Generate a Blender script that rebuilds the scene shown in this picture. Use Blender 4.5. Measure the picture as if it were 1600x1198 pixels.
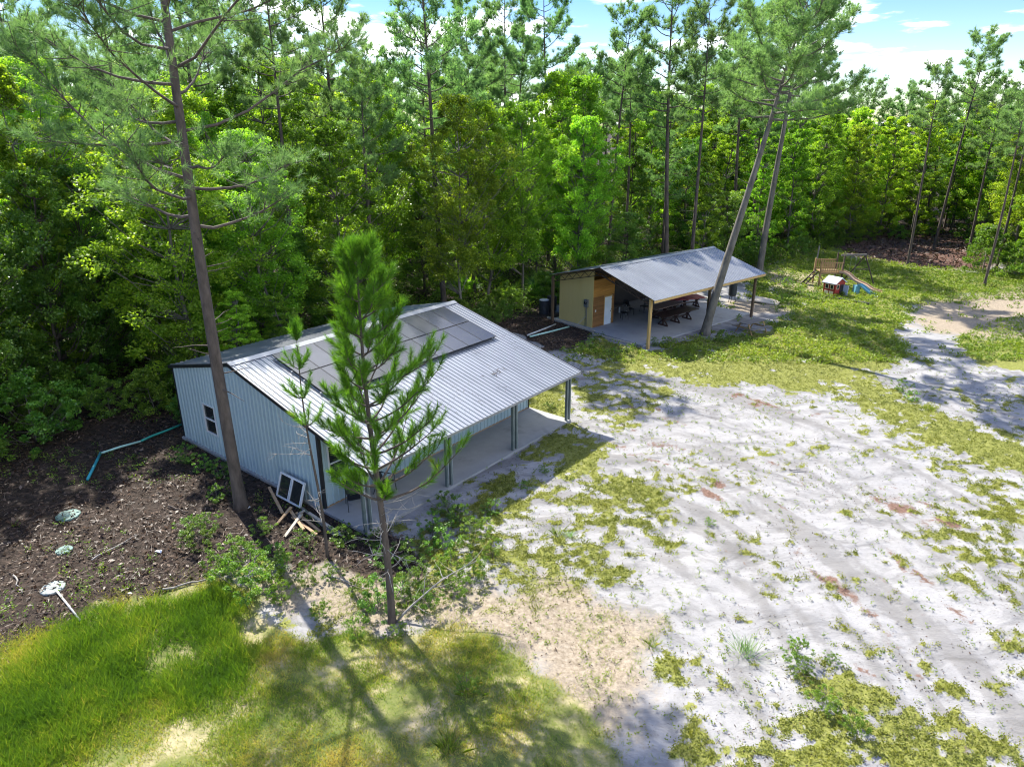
import bpy, math, random
import numpy as np
from math import radians as R, sin, cos, pi

for o in list(bpy.data.objects): bpy.data.objects.remove(o)
scene = bpy.context.scene
col = scene.collection

# ------------------------------------------------------------------ camera, sky, sun, exposure
CAM_H = 13.0
FPX, CX, CY, HORIZ = 1081.0, 800.0, 599.0, 193.0          # photo pixels (1600 x 1198)
PITCH = math.atan((CY - HORIZ) / FPX)
cam_d = bpy.data.cameras.new('camera'); cam = bpy.data.objects.new('camera', cam_d); col.objects.link(cam)
cam.location = (0, 0, CAM_H); cam.rotation_euler = (pi/2 - PITCH, 0, 0)
cam_d.sensor_width = 36.0; cam_d.lens = FPX / 1600 * 36; cam_d.clip_end = 6000; cam_d.clip_start = 0.1
scene.camera = cam

SUN_EL = 46.0
SHADOW_AZ = -55.0                                          # direction in which shadows fall, degrees from +X
sx, sy = -cos(R(SHADOW_AZ)), -sin(R(SHADOW_AZ))            # towards the sun
sun_d = bpy.data.lights.new('sun', 'SUN'); sun = bpy.data.objects.new('sun', sun_d); col.objects.link(sun)
sun_d.energy = 2.8; sun_d.angle = R(0.53); sun_d.color = (1.0, 0.955, 0.87)
from mathutils import Vector
sun.location = (sx*40, sy*40, 60)
sun.rotation_euler = Vector((sx*cos(R(SUN_EL)), sy*cos(R(SUN_EL)), sin(R(SUN_EL)))).to_track_quat('Z', 'Y').to_euler()

world = bpy.data.worlds.new('World'); scene.world = world; world.use_nodes = True
wn, wl = world.node_tree.nodes, world.node_tree.links
wn.clear()
w_out = wn.new('ShaderNodeOutputWorld'); w_bg = wn.new('ShaderNodeBackground'); w_sky = wn.new('ShaderNodeTexSky')
w_sky.sky_type = 'NISHITA'; w_sky.sun_disc = False; w_sky.sun_elevation = R(SUN_EL)
w_sky.sun_rotation = math.atan2(sx, sy); w_sky.air_density = 1.0; w_sky.dust_density = 0.0; w_sky.ozone_density = 3.0
w_bg.inputs['Strength'].default_value = 0.15
# small cumulus over the whole sky, extra cover added for white fill light: noise on a flat cloud layer
tc = wn.new('ShaderNodeTexCoord'); sep = wn.new('ShaderNodeSeparateXYZ'); wl.new(tc.outputs['Generated'], sep.inputs[0])
addz = wn.new('ShaderNodeMath'); addz.operation = 'ADD'; addz.inputs[1].default_value = 0.12; wl.new(sep.outputs['Z'], addz.inputs[0])
mx = wn.new('ShaderNodeMath'); mx.operation = 'MAXIMUM'; mx.inputs[1].default_value = 0.03; wl.new(addz.outputs[0], mx.inputs[0])
dx = wn.new('ShaderNodeMath'); dx.operation = 'DIVIDE'; wl.new(sep.outputs['X'], dx.inputs[0]); wl.new(mx.outputs[0], dx.inputs[1])
dy = wn.new('ShaderNodeMath'); dy.operation = 'DIVIDE'; wl.new(sep.outputs['Y'], dy.inputs[0]); wl.new(mx.outputs[0], dy.inputs[1])
cmb = wn.new('ShaderNodeCombineXYZ'); wl.new(dx.outputs[0], cmb.inputs[0]); wl.new(dy.outputs[0], cmb.inputs[1]); cmb.inputs[2].default_value = 0.37
cn = wn.new('ShaderNodeTexNoise'); cn.inputs['Scale'].default_value = 1.5; cn.inputs['Detail'].default_value = 7; cn.inputs['Roughness'].default_value = 0.55
wl.new(cmb.outputs[0], cn.inputs['Vector'])
cr = wn.new('ShaderNodeMapRange'); cr.interpolation_type = 'SMOOTHSTEP'; cr.inputs['From Min'].default_value = 0.51; cr.inputs['From Max'].default_value = 0.66
wl.new(cn.outputs['Fac'], cr.inputs['Value'])
cmix = wn.new('ShaderNodeMix'); cmix.data_type = 'RGBA'; wl.new(cr.outputs['Result'], cmix.inputs['Factor'])
whs = wn.new('ShaderNodeHueSaturation'); whs.inputs['Hue'].default_value = 0.525; whs.inputs['Saturation'].default_value = 1.85; whs.inputs['Value'].default_value = 0.62; wgm = wn.new('ShaderNodeGamma'); wgm.inputs[1].default_value = 0.65; wl.new(w_sky.outputs[0], wgm.inputs[0]); wl.new(wgm.outputs[0], whs.inputs['Color']); wl.new(whs.outputs[0], cmix.inputs['A']); cmix.inputs['B'].default_value = (5.6, 5.7, 5.8, 1)
wl.new(cmix.outputs['Result'], w_bg.inputs['Color']); wl.new(w_bg.outputs[0], w_out.inputs[0])

vs = scene.view_settings
vs.view_transform = 'Standard'; vs.look = 'None'; vs.gamma = 1.0; vs.use_curve_mapping = False; vs.exposure = 2.15
scene.render.engine = 'CYCLES'
scene.cycles.max_bounces = 10; scene.cycles.diffuse_bounces = 7; scene.cycles.transmission_bounces = 7
scene.cycles.glossy_bounces = 2; scene.cycles.caustics_reflective = False; scene.cycles.caustics_refractive = False
scene.cycles.use_denoising = True; scene.cycles.filter_width = 1.1

# ------------------------------------------------------------------ pixel -> place helpers
cth, sth = cos(PITCH), sin(PITCH)
def ray(x, y):
    u, v = (x-CX)/FPX, (CY-y)/FPX
    return np.array([u, cth+v*sth, -sth+v*cth])
def gp(x, y, z=0.0):
    r = ray(x, y); t = (z-CAM_H)/r[2]
    return np.array([0, 0, CAM_H]) + t*r
def hz(y, Y):                                              # height of image row y at forward distance Y
    r = ray(CX, y); return CAM_H + Y/r[1]*r[2]

# ------------------------------------------------------------------ noise
def vnoise(x, y, seed=0):
    xi, yi = np.floor(x).astype(np.int64), np.floor(y).astype(np.int64)
    xf, yf = x-xi, y-yi
    xf, yf = xf*xf*(3-2*xf), yf*yf*(3-2*yf)
    def h(a, b):
        n = (a*374761393 + b*668265263 + seed*1442695041) & 0xffffffff
        n = ((n ^ (n >> 13))*1274126177) & 0xffffffff
        return ((n ^ (n >> 16)) & 0xffff)/65535.0
    return (h(xi, yi)*(1-xf)+h(xi+1, yi)*xf)*(1-yf) + (h(xi, yi+1)*(1-xf)+h(xi+1, yi+1)*xf)*yf
def fbm(x, y, seed=0, o=4):
    s = np.zeros_like(x, dtype=float); a, t = 1.0, 0.0
    for k in range(o):
        s += a*vnoise(x*2**k, y*2**k, seed+k*17); t += a; a *= 0.5
    return s/t
def sstep(a, b, x):
    t = np.clip((x-a)/(b-a), 0, 1); return t*t*(3-2*t)
def poly_sd(px, py, poly):                                 # signed distance, positive inside
    d = np.full(px.shape, 1e9); ins = np.zeros(px.shape, bool); n = len(poly)
    for i in range(n):
        ax, ay = poly[i][0], poly[i][1]; bx, by = poly[(i+1) % n][0], poly[(i+1) % n][1]
        ex, ey = bx-ax, by-ay; L = ex*ex+ey*ey+1e-9
        t = np.clip(((px-ax)*ex+(py-ay)*ey)/L, 0, 1)
        d = np.minimum(d, np.hypot(px-ax-t*ex, py-ay-t*ey))
        c = ((ay > py) != (by > py)) & (px < ex*(py-ay)/(by-ay+1e-12)+ax)
        ins ^= c
    return np.where(ins, d, -d)
def pxpoly(pts): return [tuple(gp(*p)[:2]) for p in pts]

# ------------------------------------------------------------------ materials
MATS = {}
def new_mat(name):
    m = bpy.data.materials.new(name); m.use_nodes = True; MATS[name] = m
    return m, m.node_tree.nodes, m.node_tree.links, m.node_tree.nodes['Principled BSDF']
def ramp(nd, lk, fac, stops):
    r = nd.new('ShaderNodeValToRGB'); e = r.color_ramp.elements
    while len(e) < len(stops): e.new(0.5)
    for k, (p, c) in enumerate(stops): e[k].position = p; e[k].color = (*c, 1)
    lk.new(fac, r.inputs[0]); return r.outputs[0]
def noise_node(nd, lk, scale, detail=4, vec=None, rough=0.55):
    n = nd.new('ShaderNodeTexNoise'); n.inputs['Scale'].default_value = scale; n.inputs['Detail'].default_value = detail
    n.inputs['Roughness'].default_value = rough
    if vec is not None: lk.new(vec, n.inputs['Vector'])
    return n.outputs['Fac']
def surf(name, c0, c1, scale=6.0, rough=0.6, metal=0.0, bump=0.0, bscale=None, stretch=None, spec=0.4, objrand=0.0):
    m, nd, lk, b = new_mat(name)
    t = nd.new('ShaderNodeTexCoord'); vec = t.outputs['Object']
    if stretch:
        mp = nd.new('ShaderNodeMapping'); mp.inputs['Scale'].default_value = stretch; lk.new(vec, mp.inputs[0]); vec = mp.outputs[0]
    f = noise_node(nd, lk, scale, 6, vec, 0.62)
    c = ramp(nd, lk, f, [(0.3, c0), (0.7, c1)])
    if objrand:
        oi = nd.new('ShaderNodeObjectInfo'); hs = nd.new('ShaderNodeHueSaturation')
        mr = nd.new('ShaderNodeMapRange'); mr.inputs['To Min'].default_value = 1-objrand; mr.inputs['To Max'].default_value = 1+objrand
        lk.new(oi.outputs['Random'], mr.inputs[0]); lk.new(mr.outputs[0], hs.inputs['Value']); lk.new(c, hs.inputs['Color']); c = hs.outputs[0]
    lk.new(c, b.inputs['Base Color'])
    b.inputs['Roughness'].default_value = rough; b.inputs['Metallic'].default_value = metal
    b.inputs['Specular IOR Level'].default_value = spec
    if bump:
        f2 = noise_node(nd, lk, bscale or scale*3, 5, vec)
        bp = nd.new('ShaderNodeBump'); bp.inputs['Strength'].default_value = bump; bp.inputs['Distance'].default_value = 0.02
        lk.new(f2, bp.inputs['Height']); lk.new(bp.outputs[0], b.inputs['Normal'])
    return m
def leaf_mat(name, stops, trans=0.5, rough=0.5, hue=0.015, val=0.22, tcol=(1.45, 1.5, 0.5), spec=0.35):
    m, nd, lk, b = new_mat(name)
    a = nd.new('ShaderNodeAttribute'); a.attribute_name = 'rnd'
    c = ramp(nd, lk, a.outputs['Fac'], stops)
    oi = nd.new('ShaderNodeObjectInfo'); hs = nd.new('ShaderNodeHueSaturation')
    m1 = nd.new('ShaderNodeMapRange'); m1.inputs['To Min'].default_value = 0.5-hue; m1.inputs['To Max'].default_value = 0.5+hue
    m2 = nd.new('ShaderNodeMapRange'); m2.inputs['To Min'].default_value = 1-val; m2.inputs['To Max'].default_value = 1+val
    wn2 = nd.new('ShaderNodeTexWhiteNoise'); wn2.noise_dimensions = '1D'; lk.new(oi.outputs['Random'], wn2.inputs['W'])
    lk.new(oi.outputs['Random'], m1.inputs[0]); lk.new(wn2.outputs['Value'], m2.inputs[0])
    lk.new(m1.outputs[0], hs.inputs['Hue']); lk.new(m2.outputs[0], hs.inputs['Value']); lk.new(c, hs.inputs['Color'])
    lk.new(hs.outputs[0], b.inputs['Base Color']); b.inputs['Roughness'].default_value = rough
    b.inputs['Specular IOR Level'].default_value = spec
    tr = nd.new('ShaderNodeBsdfTranslucent'); mul = nd.new('ShaderNodeMix'); mul.data_type = 'RGBA'; mul.blend_type = 'MULTIPLY'
    mul.inputs['Factor'].default_value = 1.0; lk.new(hs.outputs[0], mul.inputs['A']); mul.inputs['B'].default_value = (*tcol, 1)
    lk.new(mul.outputs['Result'], tr.inputs['Color'])
    ms = nd.new('ShaderNodeMixShader'); ms.inputs[0].default_value = trans
    lk.new(b.outputs[0], ms.inputs[1]); lk.new(tr.outputs[0], ms.inputs[2])
    lk.new(ms.outputs[0], nd['Material Output'].inputs[0])
    return m

leaf_mat('leaf_bright', [(0, (0.129, 0.220, 0.024)), (0.5, (0.233, 0.382, 0.039)), (0.85, (0.396, 0.554, 0.055)), (1, (0.583, 0.688, 0.076))], trans=0.55, val=0.34, hue=0.022)
leaf_mat('leaf_dark', [(0, (0.070, 0.147, 0.024)), (0.6, (0.138, 0.268, 0.036)), (0.95, (0.276, 0.437, 0.060)), (1, (0.461, 0.536, 0.090))], trans=0.45, rough=0.34, spec=0.55)
leaf_mat('leaf_shrub', [(0, (0.064, 0.119, 0.016)), (0.5, (0.128, 0.226, 0.025)), (1, (0.268, 0.357, 0.041))], trans=0.42)
leaf_mat('needle', [(0, (0.101, 0.186, 0.066)), (0.5, (0.185, 0.300, 0.109)), (0.92, (0.302, 0.421, 0.156)), (1, (0.437, 0.389, 0.172))], trans=0.52, tcol=(1.15, 1.3, 0.75), hue=0.012)
leaf_mat('needle_young', [(0, (0.059, 0.153, 0.016)), (0.5, (0.112, 0.255, 0.026)), (0.9, (0.196, 0.370, 0.035)), (0.96, (0.262, 0.332, 0.058)), (1, (0.392, 0.255, 0.092))], trans=0.52, hue=0.004, val=0.05)
leaf_mat('lawn', [(0, (0.067, 0.141, 0.015)), (0.45, (0.135, 0.227, 0.022)), (0.8, (0.293, 0.335, 0.047)), (1, (0.464, 0.368, 0.122))], trans=0.40, hue=0.0, val=0.0)
leaf_mat('weed', [(0, (0.090, 0.147, 0.018)), (0.5, (0.164, 0.237, 0.027)), (1, (0.297, 0.348, 0.047))], trans=0.38, hue=0.0, val=0.0)
leaf_mat('mat_plant', [(0, (0.077, 0.100, 0.014)), (0.5, (0.154, 0.176, 0.023)), (1, (0.278, 0.271, 0.042))], trans=0.3, hue=0.0, val=0.0)
leaf_mat('dead_leaf', [(0, (0.025, 0.015, 0.009)), (0.5, (0.069, 0.039, 0.023)), (0.85, (0.129, 0.081, 0.051)), (1, (0.209, 0.158, 0.117))], trans=0.12, tcol=(1.1, 0.9, 0.6), hue=0, val=0)
surf('bark', (0.045, 0.034, 0.027), (0.14, 0.108, 0.085), 5.0, 0.9, bump=0.8, bscale=14, stretch=(1, 1, 0.3))
surf('bark_grey', (0.075, 0.066, 0.052), (0.19, 0.17, 0.14), 4.0, 0.9, bump=0.6, bscale=12, stretch=(1, 1, 0.3))
surf('dead_wood', (0.19, 0.17, 0.145), (0.36, 0.335, 0.30), 6.0, 0.85)
surf('roof_metal', (0.245, 0.255, 0.27), (0.345, 0.355, 0.37), 0.8, 0.36, 0.55, stretch=(1, 0.25, 1))
surf('wall_metal', (0.33, 0.425, 0.445), (0.38, 0.475, 0.495), 0.7, 0.45, 0.0, stretch=(1, 1, 0.3))
surf('black_trim', (0.012, 0.013, 0.015), (0.025, 0.026, 0.028), 4, 0.45)
surf('post_steel', (0.09, 0.115, 0.11), (0.15, 0.18, 0.175), 3, 0.45, 0.2)
surf('post_edge', (0.42, 0.46, 0.46), (0.52, 0.56, 0.56), 3, 0.4, 0.3)
surf('solar_cell', (0.035, 0.037, 0.045), (0.055, 0.057, 0.066), 1.2, 0.22, 0.0, spec=0.9, objrand=0.35)
surf('solar_frame', (0.03, 0.03, 0.034), (0.06, 0.06, 0.065), 5, 0.35, 0.4)
surf('rail_metal', (0.35, 0.36, 0.37), (0.5, 0.5, 0.51), 5, 0.4, 0.7)
surf('white_vinyl', (0.55, 0.56, 0.56), (0.64, 0.64, 0.64), 3, 0.4)
surf('black_plastic', (0.012, 0.012, 0.013), (0.03, 0.03, 0.032), 6, 0.5)
surf('black_fabric', (0.012, 0.012, 0.014), (0.028, 0.028, 0.03), 40, 0.8)
surf('lumber', (0.27, 0.165, 0.085), (0.42, 0.29, 0.17), 3, 0.75, stretch=(0.3, 4, 4), objrand=0.2)
surf('grey_wood', (0.11, 0.10, 0.085), (0.21, 0.19, 0.165), 4, 0.85, stretch=(0.3, 5, 5), objrand=0.2)
surf('pale_wood', (0.36, 0.31, 0.24), (0.50, 0.44, 0.35), 4, 0.8, stretch=(0.3, 5, 5))
surf('yellow_post', (0.42, 0.26, 0.09), (0.58, 0.39, 0.16), 4, 0.7, stretch=(4, 4, 0.4))
surf('brown_post', (0.085, 0.055, 0.03), (0.15, 0.10, 0.06), 4, 0.8, stretch=(4, 4, 0.4))
surf('orange_plank', (0.36, 0.155, 0.03), (0.52, 0.26, 0.06), 3, 0.5, stretch=(0.4, 4, 6), objrand=0.18)
surf('brown_plank', (0.20, 0.085, 0.025), (0.32, 0.15, 0.045), 3, 0.5, stretch=(0.4, 4, 6), objrand=0.18)
surf('dark_plank', (0.022, 0.018, 0.016), (0.045, 0.036, 0.03), 3, 0.7, stretch=(0.4, 4, 6), objrand=0.2)
surf('cream_panel', (0.50, 0.385, 0.145), (0.57, 0.455, 0.185), 0.9, 0.6, stretch=(1, 1, 0.25))
surf('truss_steel', (0.05, 0.034, 0.024), (0.09, 0.06, 0.04), 6, 0.6, 0.2)
surf('table_black', (0.035, 0.02, 0.016), (0.07, 0.038, 0.03), 5, 0.45)
surf('table_brown', (0.20, 0.13, 0.095), (0.29, 0.20, 0.15), 4, 0.5)
surf('table_maroon', (0.24, 0.035, 0.035), (0.33, 0.06, 0.055), 4, 0.5)
surf('meter_grey', (0.14, 0.15, 0.145), (0.2, 0.21, 0.2), 6, 0.5, 0.3)
surf('white_paint', (0.62, 0.66, 0.70), (0.74, 0.77, 0.80), 2, 0.5)
surf('pvc_white', (0.42, 0.41, 0.38), (0.58, 0.57, 0.53), 3, 0.45)
surf('pvc_green', (0.02, 0.22, 0.16), (0.04, 0.33, 0.26), 3, 0.4)
surf('pvc_teal', (0.02, 0.24, 0.29), (0.04, 0.33, 0.38), 3, 0.4)
surf('pvc_mint', (0.33, 0.55, 0.45), (0.45, 0.66, 0.56), 3, 0.4)
surf('lid_green', (0.06, 0.12, 0.10), (0.16, 0.27, 0.235), 9, 0.7)
surf('lid_pale', (0.16, 0.20, 0.185), (0.40, 0.44, 0.42), 9, 0.7)
surf('toy_red', (0.26, 0.022, 0.02), (0.34, 0.035, 0.03), 4, 0.45)
surf('toy_roof', (0.45, 0.50, 0.58), (0.56, 0.60, 0.67), 4, 0.45)
surf('toy_cream', (0.66, 0.55, 0.38), (0.74, 0.63, 0.46), 4, 0.5)
surf('toy_blue', (0.10, 0.29, 0.38), (0.16, 0.37, 0.45), 4, 0.4)
surf('slide_tan', (0.44, 0.30, 0.19), (0.53, 0.38, 0.26), 4, 0.45)
surf('play_wood', (0.24, 0.15, 0.065), (0.36, 0.24, 0.11), 4, 0.8, stretch=(3, 3, 1))
surf('play_dark', (0.055, 0.042, 0.028), (0.10, 0.075, 0.05), 4, 0.8)
surf('drum_dark', (0.018, 0.022, 0.026), (0.035, 0.04, 0.045), 4, 0.45)
surf('drum_lid', (0.42, 0.43, 0.42), (0.58, 0.58, 0.56), 6, 0.5)
m, nd, lk, b = new_mat('glass_dark')
b.inputs['Base Color'].default_value = (0.018, 0.022, 0.022, 1); b.inputs['Roughness'].default_value = 0.06; b.inputs['Specular IOR Level'].default_value = 0.6

def concrete(name, base, stain):
    m, nd, lk, b = new_mat(name)
    t = nd.new('ShaderNodeTexCoord'); v = t.outputs['Object']
    f = noise_node(nd, lk, 1.3, 8, v, 0.65); c = ramp(nd, lk, f, [(0.3, tuple(x*0.82 for x in base)), (0.65, base)])
    f2 = noise_node(nd, lk, 0.55, 5, v, 0.6); s = ramp(nd, lk, f2, [(0.56, (0, 0, 0)), (0.70, (1, 1, 1))])
    mxn = nd.new('ShaderNodeMix'); mxn.data_type = 'RGBA'; lk.new(s, mxn.inputs['Factor']); lk.new(c, mxn.inputs['A']); mxn.inputs['B'].default_value = (*stain, 1)
    lk.new(mxn.outputs['Result'], b.inputs['Base Color']); b.inputs['Roughness'].default_value = 0.75
    bp = nd.new('ShaderNodeBump'); bp.inputs['Strength'].default_value = 0.15; bp.inputs['Distance'].default_value = 0.01
    lk.new(noise_node(nd, lk, 25, 5, v), bp.inputs['Height']); lk.new(bp.outputs[0], b.inputs['Normal'])
concrete('concrete', (0.31, 0.31, 0.30), (0.15, 0.15, 0.145))
concrete('concrete_pale', (0.36, 0.36, 0.35), (0.24, 0.24, 0.23))

# ------------------------------------------------------------------ mesh helpers
def np_mesh(name, V, F, rnd=None, mat=None, smooth=False):
    """V (n,3); F (m,k) all faces with k corners"""
    V = np.asarray(V, np.float32); F = np.asarray(F, np.int32); k = F.shape[1]
    me = bpy.data.meshes.new(name)
    me.vertices.add(len(V)); me.vertices.foreach_set('co', V.ravel())
    me.loops.add(F.size); me.loops.foreach_set('vertex_index', F.ravel())
    me.polygons.add(len(F)); me.polygons.foreach_set('loop_start', np.arange(0, F.size, k, dtype=np.int32))
    me.update(calc_edges=True)
    if smooth: me.polygons.foreach_set('use_smooth', np.ones(len(F), bool))
    if rnd is not None:
        a = me.attributes.new('rnd', 'FLOAT', 'FACE'); a.data.foreach_set('value', np.asarray(rnd, np.float32))
    if mat: me.materials.append(MATS[mat])
    return me
def link(name, me, parent=None, loc=None, rot=None):
    o = bpy.data.objects.new(name, me); col.objects.link(o)
    if parent is not None: o.parent = parent
    if loc is not None: o.location = loc
    if rot is not None: o.rotation_euler = rot
    return o
def tag(o, label, cat=None, group=None, kind=None):
    if label: o['label'] = label
    if cat: o['category'] = cat
    if group: o['group'] = group
    if kind: o['kind'] = kind
    return o
def empty(name, loc, rz=0.0):
    o = bpy.data.objects.new(name, None); col.objects.link(o); o.location = loc; o.rotation_euler = (0, 0, rz); o.empty_display_size = 0.3
    return o
def thing(name, loc, rz, label, cat, group=None): return tag(empty(name, loc, rz), label, cat, group)
def copy_tree(o, parent=None):
    c = o.copy(); col.objects.link(c); c.parent = parent
    for ch in list(o.children): copy_tree(ch, c)
    return c

class MB:
    def __init__(s): s.v = []; s.f = []
    def add(s, V, F):
        b = len(s.v); s.v += [tuple(map(float, p)) for p in V]; s.f += [tuple(i+b for i in f) for f in F]; return s
    def box(s, x0, x1, y0, y1, z0, z1):
        V = [(x, y, z) for z in (z0, z1) for y in (y0, y1) for x in (x0, x1)]
        return s.add(V, [(0, 2, 3, 1), (4, 5, 7, 6), (0, 1, 5, 4), (2, 6, 7, 3), (0, 4, 6, 2), (1, 3, 7, 5)])
    def bar(s, p0, p1, w, h, up=(0, 0, 1)):
        p0, p1 = np.array(p0, float), np.array(p1, float); d = p1-p0; d /= np.linalg.norm(d)
        u = np.array(up, float)
        if abs(d@u) > 0.97: u = np.array((0, 1., 0)) if abs(d[1]) < 0.9 else np.array((1., 0, 0))
        a = np.cross(d, u); a /= np.linalg.norm(a); c = np.cross(a, d)
        V = [p+a*w/2*i+c*h/2*j for p in (p0, p1) for i, j in ((-1, -1), (1, -1), (1, 1), (-1, 1))]
        return s.add(V, [(0, 1, 2, 3), (7, 6, 5, 4), (0, 4, 5, 1), (1, 5, 6, 2), (2, 6, 7, 3), (3, 7, 4, 0)])
    def tube(s, pts, rad, n=8, cap=True):
        pts = [np.array(p, float) for p in pts]; m = len(pts)
        if not hasattr(rad, '__len__'): rad = [rad]*m
        rings = []; ref = None
        for i, p in enumerate(pts):
            d = pts[min(i+1, m-1)]-pts[max(i-1, 0)]; d /= np.linalg.norm(d)+1e-9
            if ref is None:
                ref = np.array((1., 0, 0)) if abs(d[0]) < 0.9 else np.array((0, 1., 0))
            a = ref-d*(ref@d); a /= np.linalg.norm(a)+1e-9; ref = a; c = np.cross(d, a)
            rings.append([p+rad[i]*(a*cos(2*pi*k/n)+c*sin(2*pi*k/n)) for k in range(n)])
        V = [q for r in rings for q in r]
        F = [(i*n+k, i*n+(k+1) % n, (i+1)*n+(k+1) % n, (i+1)*n+k) for i in range(m-1) for k in range(n)]
        if cap: F += [tuple(range(n-1, -1, -1)), tuple((m-1)*n+k for k in range(n))]
        return s.add(V, F)
    def lathe(s, prof, n=20, c=(0, 0, 0)):
        V = [(c[0]+r*cos(2*pi*k/n), c[1]+r*sin(2*pi*k/n), c[2]+z) for r, z in prof for k in range(n)]; m = len(prof)
        F = [(i*n+k, i*n+(k+1) % n, (i+1)*n+(k+1) % n, (i+1)*n+k) for i in range(m-1) for k in range(n)]
        F += [tuple(range(n-1, -1, -1)), tuple((m-1)*n+k for k in range(n))]
        return s.add(V, F)
    def prism(s, poly, axis, a0, a1):                      # poly of 2D points extruded along axis 'x','y','z'
        n = len(poly)
        def P(p, t): return {'x': (t, p[0], p[1]), 'y': (p[0], t, p[1]), 'z': (p[0], p[1], t)}[axis]
        V = [P(p, a0) for p in poly]+[P(p, a1) for p in poly]
        return s.add(V, [tuple(range(n-1, -1, -1)), tuple(range(n, 2*n))]+[(i, (i+1) % n, n+(i+1) % n, n+i) for i in range(n)])
    def mesh(s, name, mat, smooth=False):
        me = bpy.data.meshes.new(name); me.from_pydata(s.v, [], s.f); me.materials.append(MATS[mat])
        if smooth: me.polygons.foreach_set('use_smooth', [True]*len(me.polygons))
        me.update(); return me
    def build(s, name, mat, parent=None, loc=None, rot=None, smooth=False):
        return link(name, s.mesh(name, mat, smooth), parent, loc, rot)

rng = np.random.default_rng(11)
random.seed(5)

# ------------------------------------------------------------------ places
BA = R(51.5); BE = np.array([cos(BA), sin(BA)]); BN = np.array([-BE[1], BE[0]]); BP = gp(575, 833)[:2]       # barn: x along porch, y to the back
PA = R(40.6); PE = np.array([cos(PA), sin(PA)]); PN = np.array([-PE[1], PE[0]]); PP = gp(1012, 545)[:2]      # pavilion
def bw(x, y, z=0.0): q = BP+x*BE+y*BN; return (q[0], q[1], z)
def pw(x, y, z=0.0): q = PP+x*PE+y*PN; return (q[0], q[1], z)

# forest floor region: behind this line everything is wood
EDGE_PX = [(-420, 1000), (-160, 860), (0, 730), (70, 660), (190, 600), (262, 572)]
edge = [tuple(gp(*p)[:2]) for p in EDGE_PX] + [bw(-1.5, 14.6)[:2], bw(6, 15.2)[:2], bw(12.5, 15.2)[:2], bw(15.0, 14.0)[:2], pw(-3.0, 10.0)[:2], pw(3, 11.2)[:2], pw(9, 11.2)[:2], pw(15, 9.5)[:2]]
edge += [tuple(gp(*p)[:2]) for p in [(1235, 405), (1300, 388), (1350, 374), (1500, 368), (1530, 392), (1570, 425), (1640, 440), (1800, 470), (2000, 470)]]
FOREST = edge + [(260, 60), (260, 400), (-260, 400), (-260, -10), edge[0]]

def terrain(x, y):
    x = np.asarray(x, float); y = np.asarray(y, float)
    lx, ly = x-BP[0], y-BP[1]; u = lx*BE[0]+ly*BE[1]; v = lx*BN[0]+ly*BN[1]
    db = np.maximum(np.maximum(-0.6-u, u-12.8), np.maximum(-0.5-v, v-12.8))
    lx, ly = x-PP[0], y-PP[1]; u = lx*PE[0]+ly*PE[1]; v = lx*PN[0]+ly*PN[1]
    dp = np.maximum(np.maximum(-0.6-u, u-12.4), np.maximum(-0.5-v, v-9.3))
    w = sstep(0.0, 3.0, np.minimum(db, dp)) * sstep(0, 12, 220-np.hypot(x, y))
    h = 0.34*(fbm(x*0.11, y*0.11, 3, 3)-0.5) + 0.11*(fbm(x*0.55, y*0.55, 9, 3)-0.5) + 0.05*(fbm(x*2.0, y*2.0, 21, 2)-0.5)
    return h*w - 0.01
def tz(x, y): return float(terrain(np.array([x]), np.array([y]))[0])

# ------------------------------------------------------------------ ground sheet with zone masks
def axis_pts(a, b, step, far, grow=1.22):
    core = list(np.arange(a, b, step)); s = step; out = []; x = core[-1]
    while x < far: s = min(s*grow, 120); x += s; out.append(x)
    lo = []; s = step; x = a
    while x > -far: s = min(s*grow, 120); x -= s; lo.append(x)
    return np.array(lo[::-1]+core+out)
gx = axis_pts(-19, 27, 0.14, 3000, 1.12); gy = axis_pts(7.0, 44, 0.14, 3000, 1.10)
GX, GY = np.meshgrid(gx, gy); gxf, gyf = GX.ravel(), GY.ravel()

Z_LITTER = [pxpoly([(-400, 1150), (-200, 900), (0, 700), (200, 590), (275, 560), (420, 640), (520, 740), (575, 800), (600, 835), (640, 850), (650, 890), (575, 900), (505, 880), (470, 895), (400, 875), (330, 905), (262, 925), (150, 948), (60, 1005), (0, 1035), (-150, 1120)]),
            pxpoly([(700, 480), (800, 480), (872, 478), (880, 500), (925, 520), (900, 545), (850, 548), (820, 525)])]
Z_MULCH = [pxpoly([(1300, 385), (1350, 372), (1420, 365), (1520, 365), (1560, 400), (1530, 420), (1470, 424), (1395, 410), (1330, 400)])]
Z_LAWN = [pxpoly([(-300, 1220), (-100, 1040), (0, 1000), (60, 970), (150, 918), (262, 895), (335, 885), (420, 955), (480, 985), (600, 985), (700, 975), (770, 1000), (860, 1070), (930, 1160), (1000, 1300), (900, 1700), (-500, 1700)])]
Z_TAN = [pxpoly([(720, 930), (810, 900), (920, 915), (985, 965), (985, 1060), (940, 1110), (860, 1080), (770, 1000)]),
         pxpoly([(430, 850), (520, 860), (620, 900), (720, 900), (760, 980), (620, 1010), (470, 1000), (420, 940)]),
         pxpoly([(1430, 470), (1600, 450), (1700, 470), (1700, 540), (1560, 530), (1440, 520)]),
         pxpoly([(1130, 465), (1210, 470), (1240, 480), (1190, 492), (1130, 486)]),
         pxpoly([(1180, 420), (1290, 430), (1290, 462), (1200, 450)])]
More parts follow.
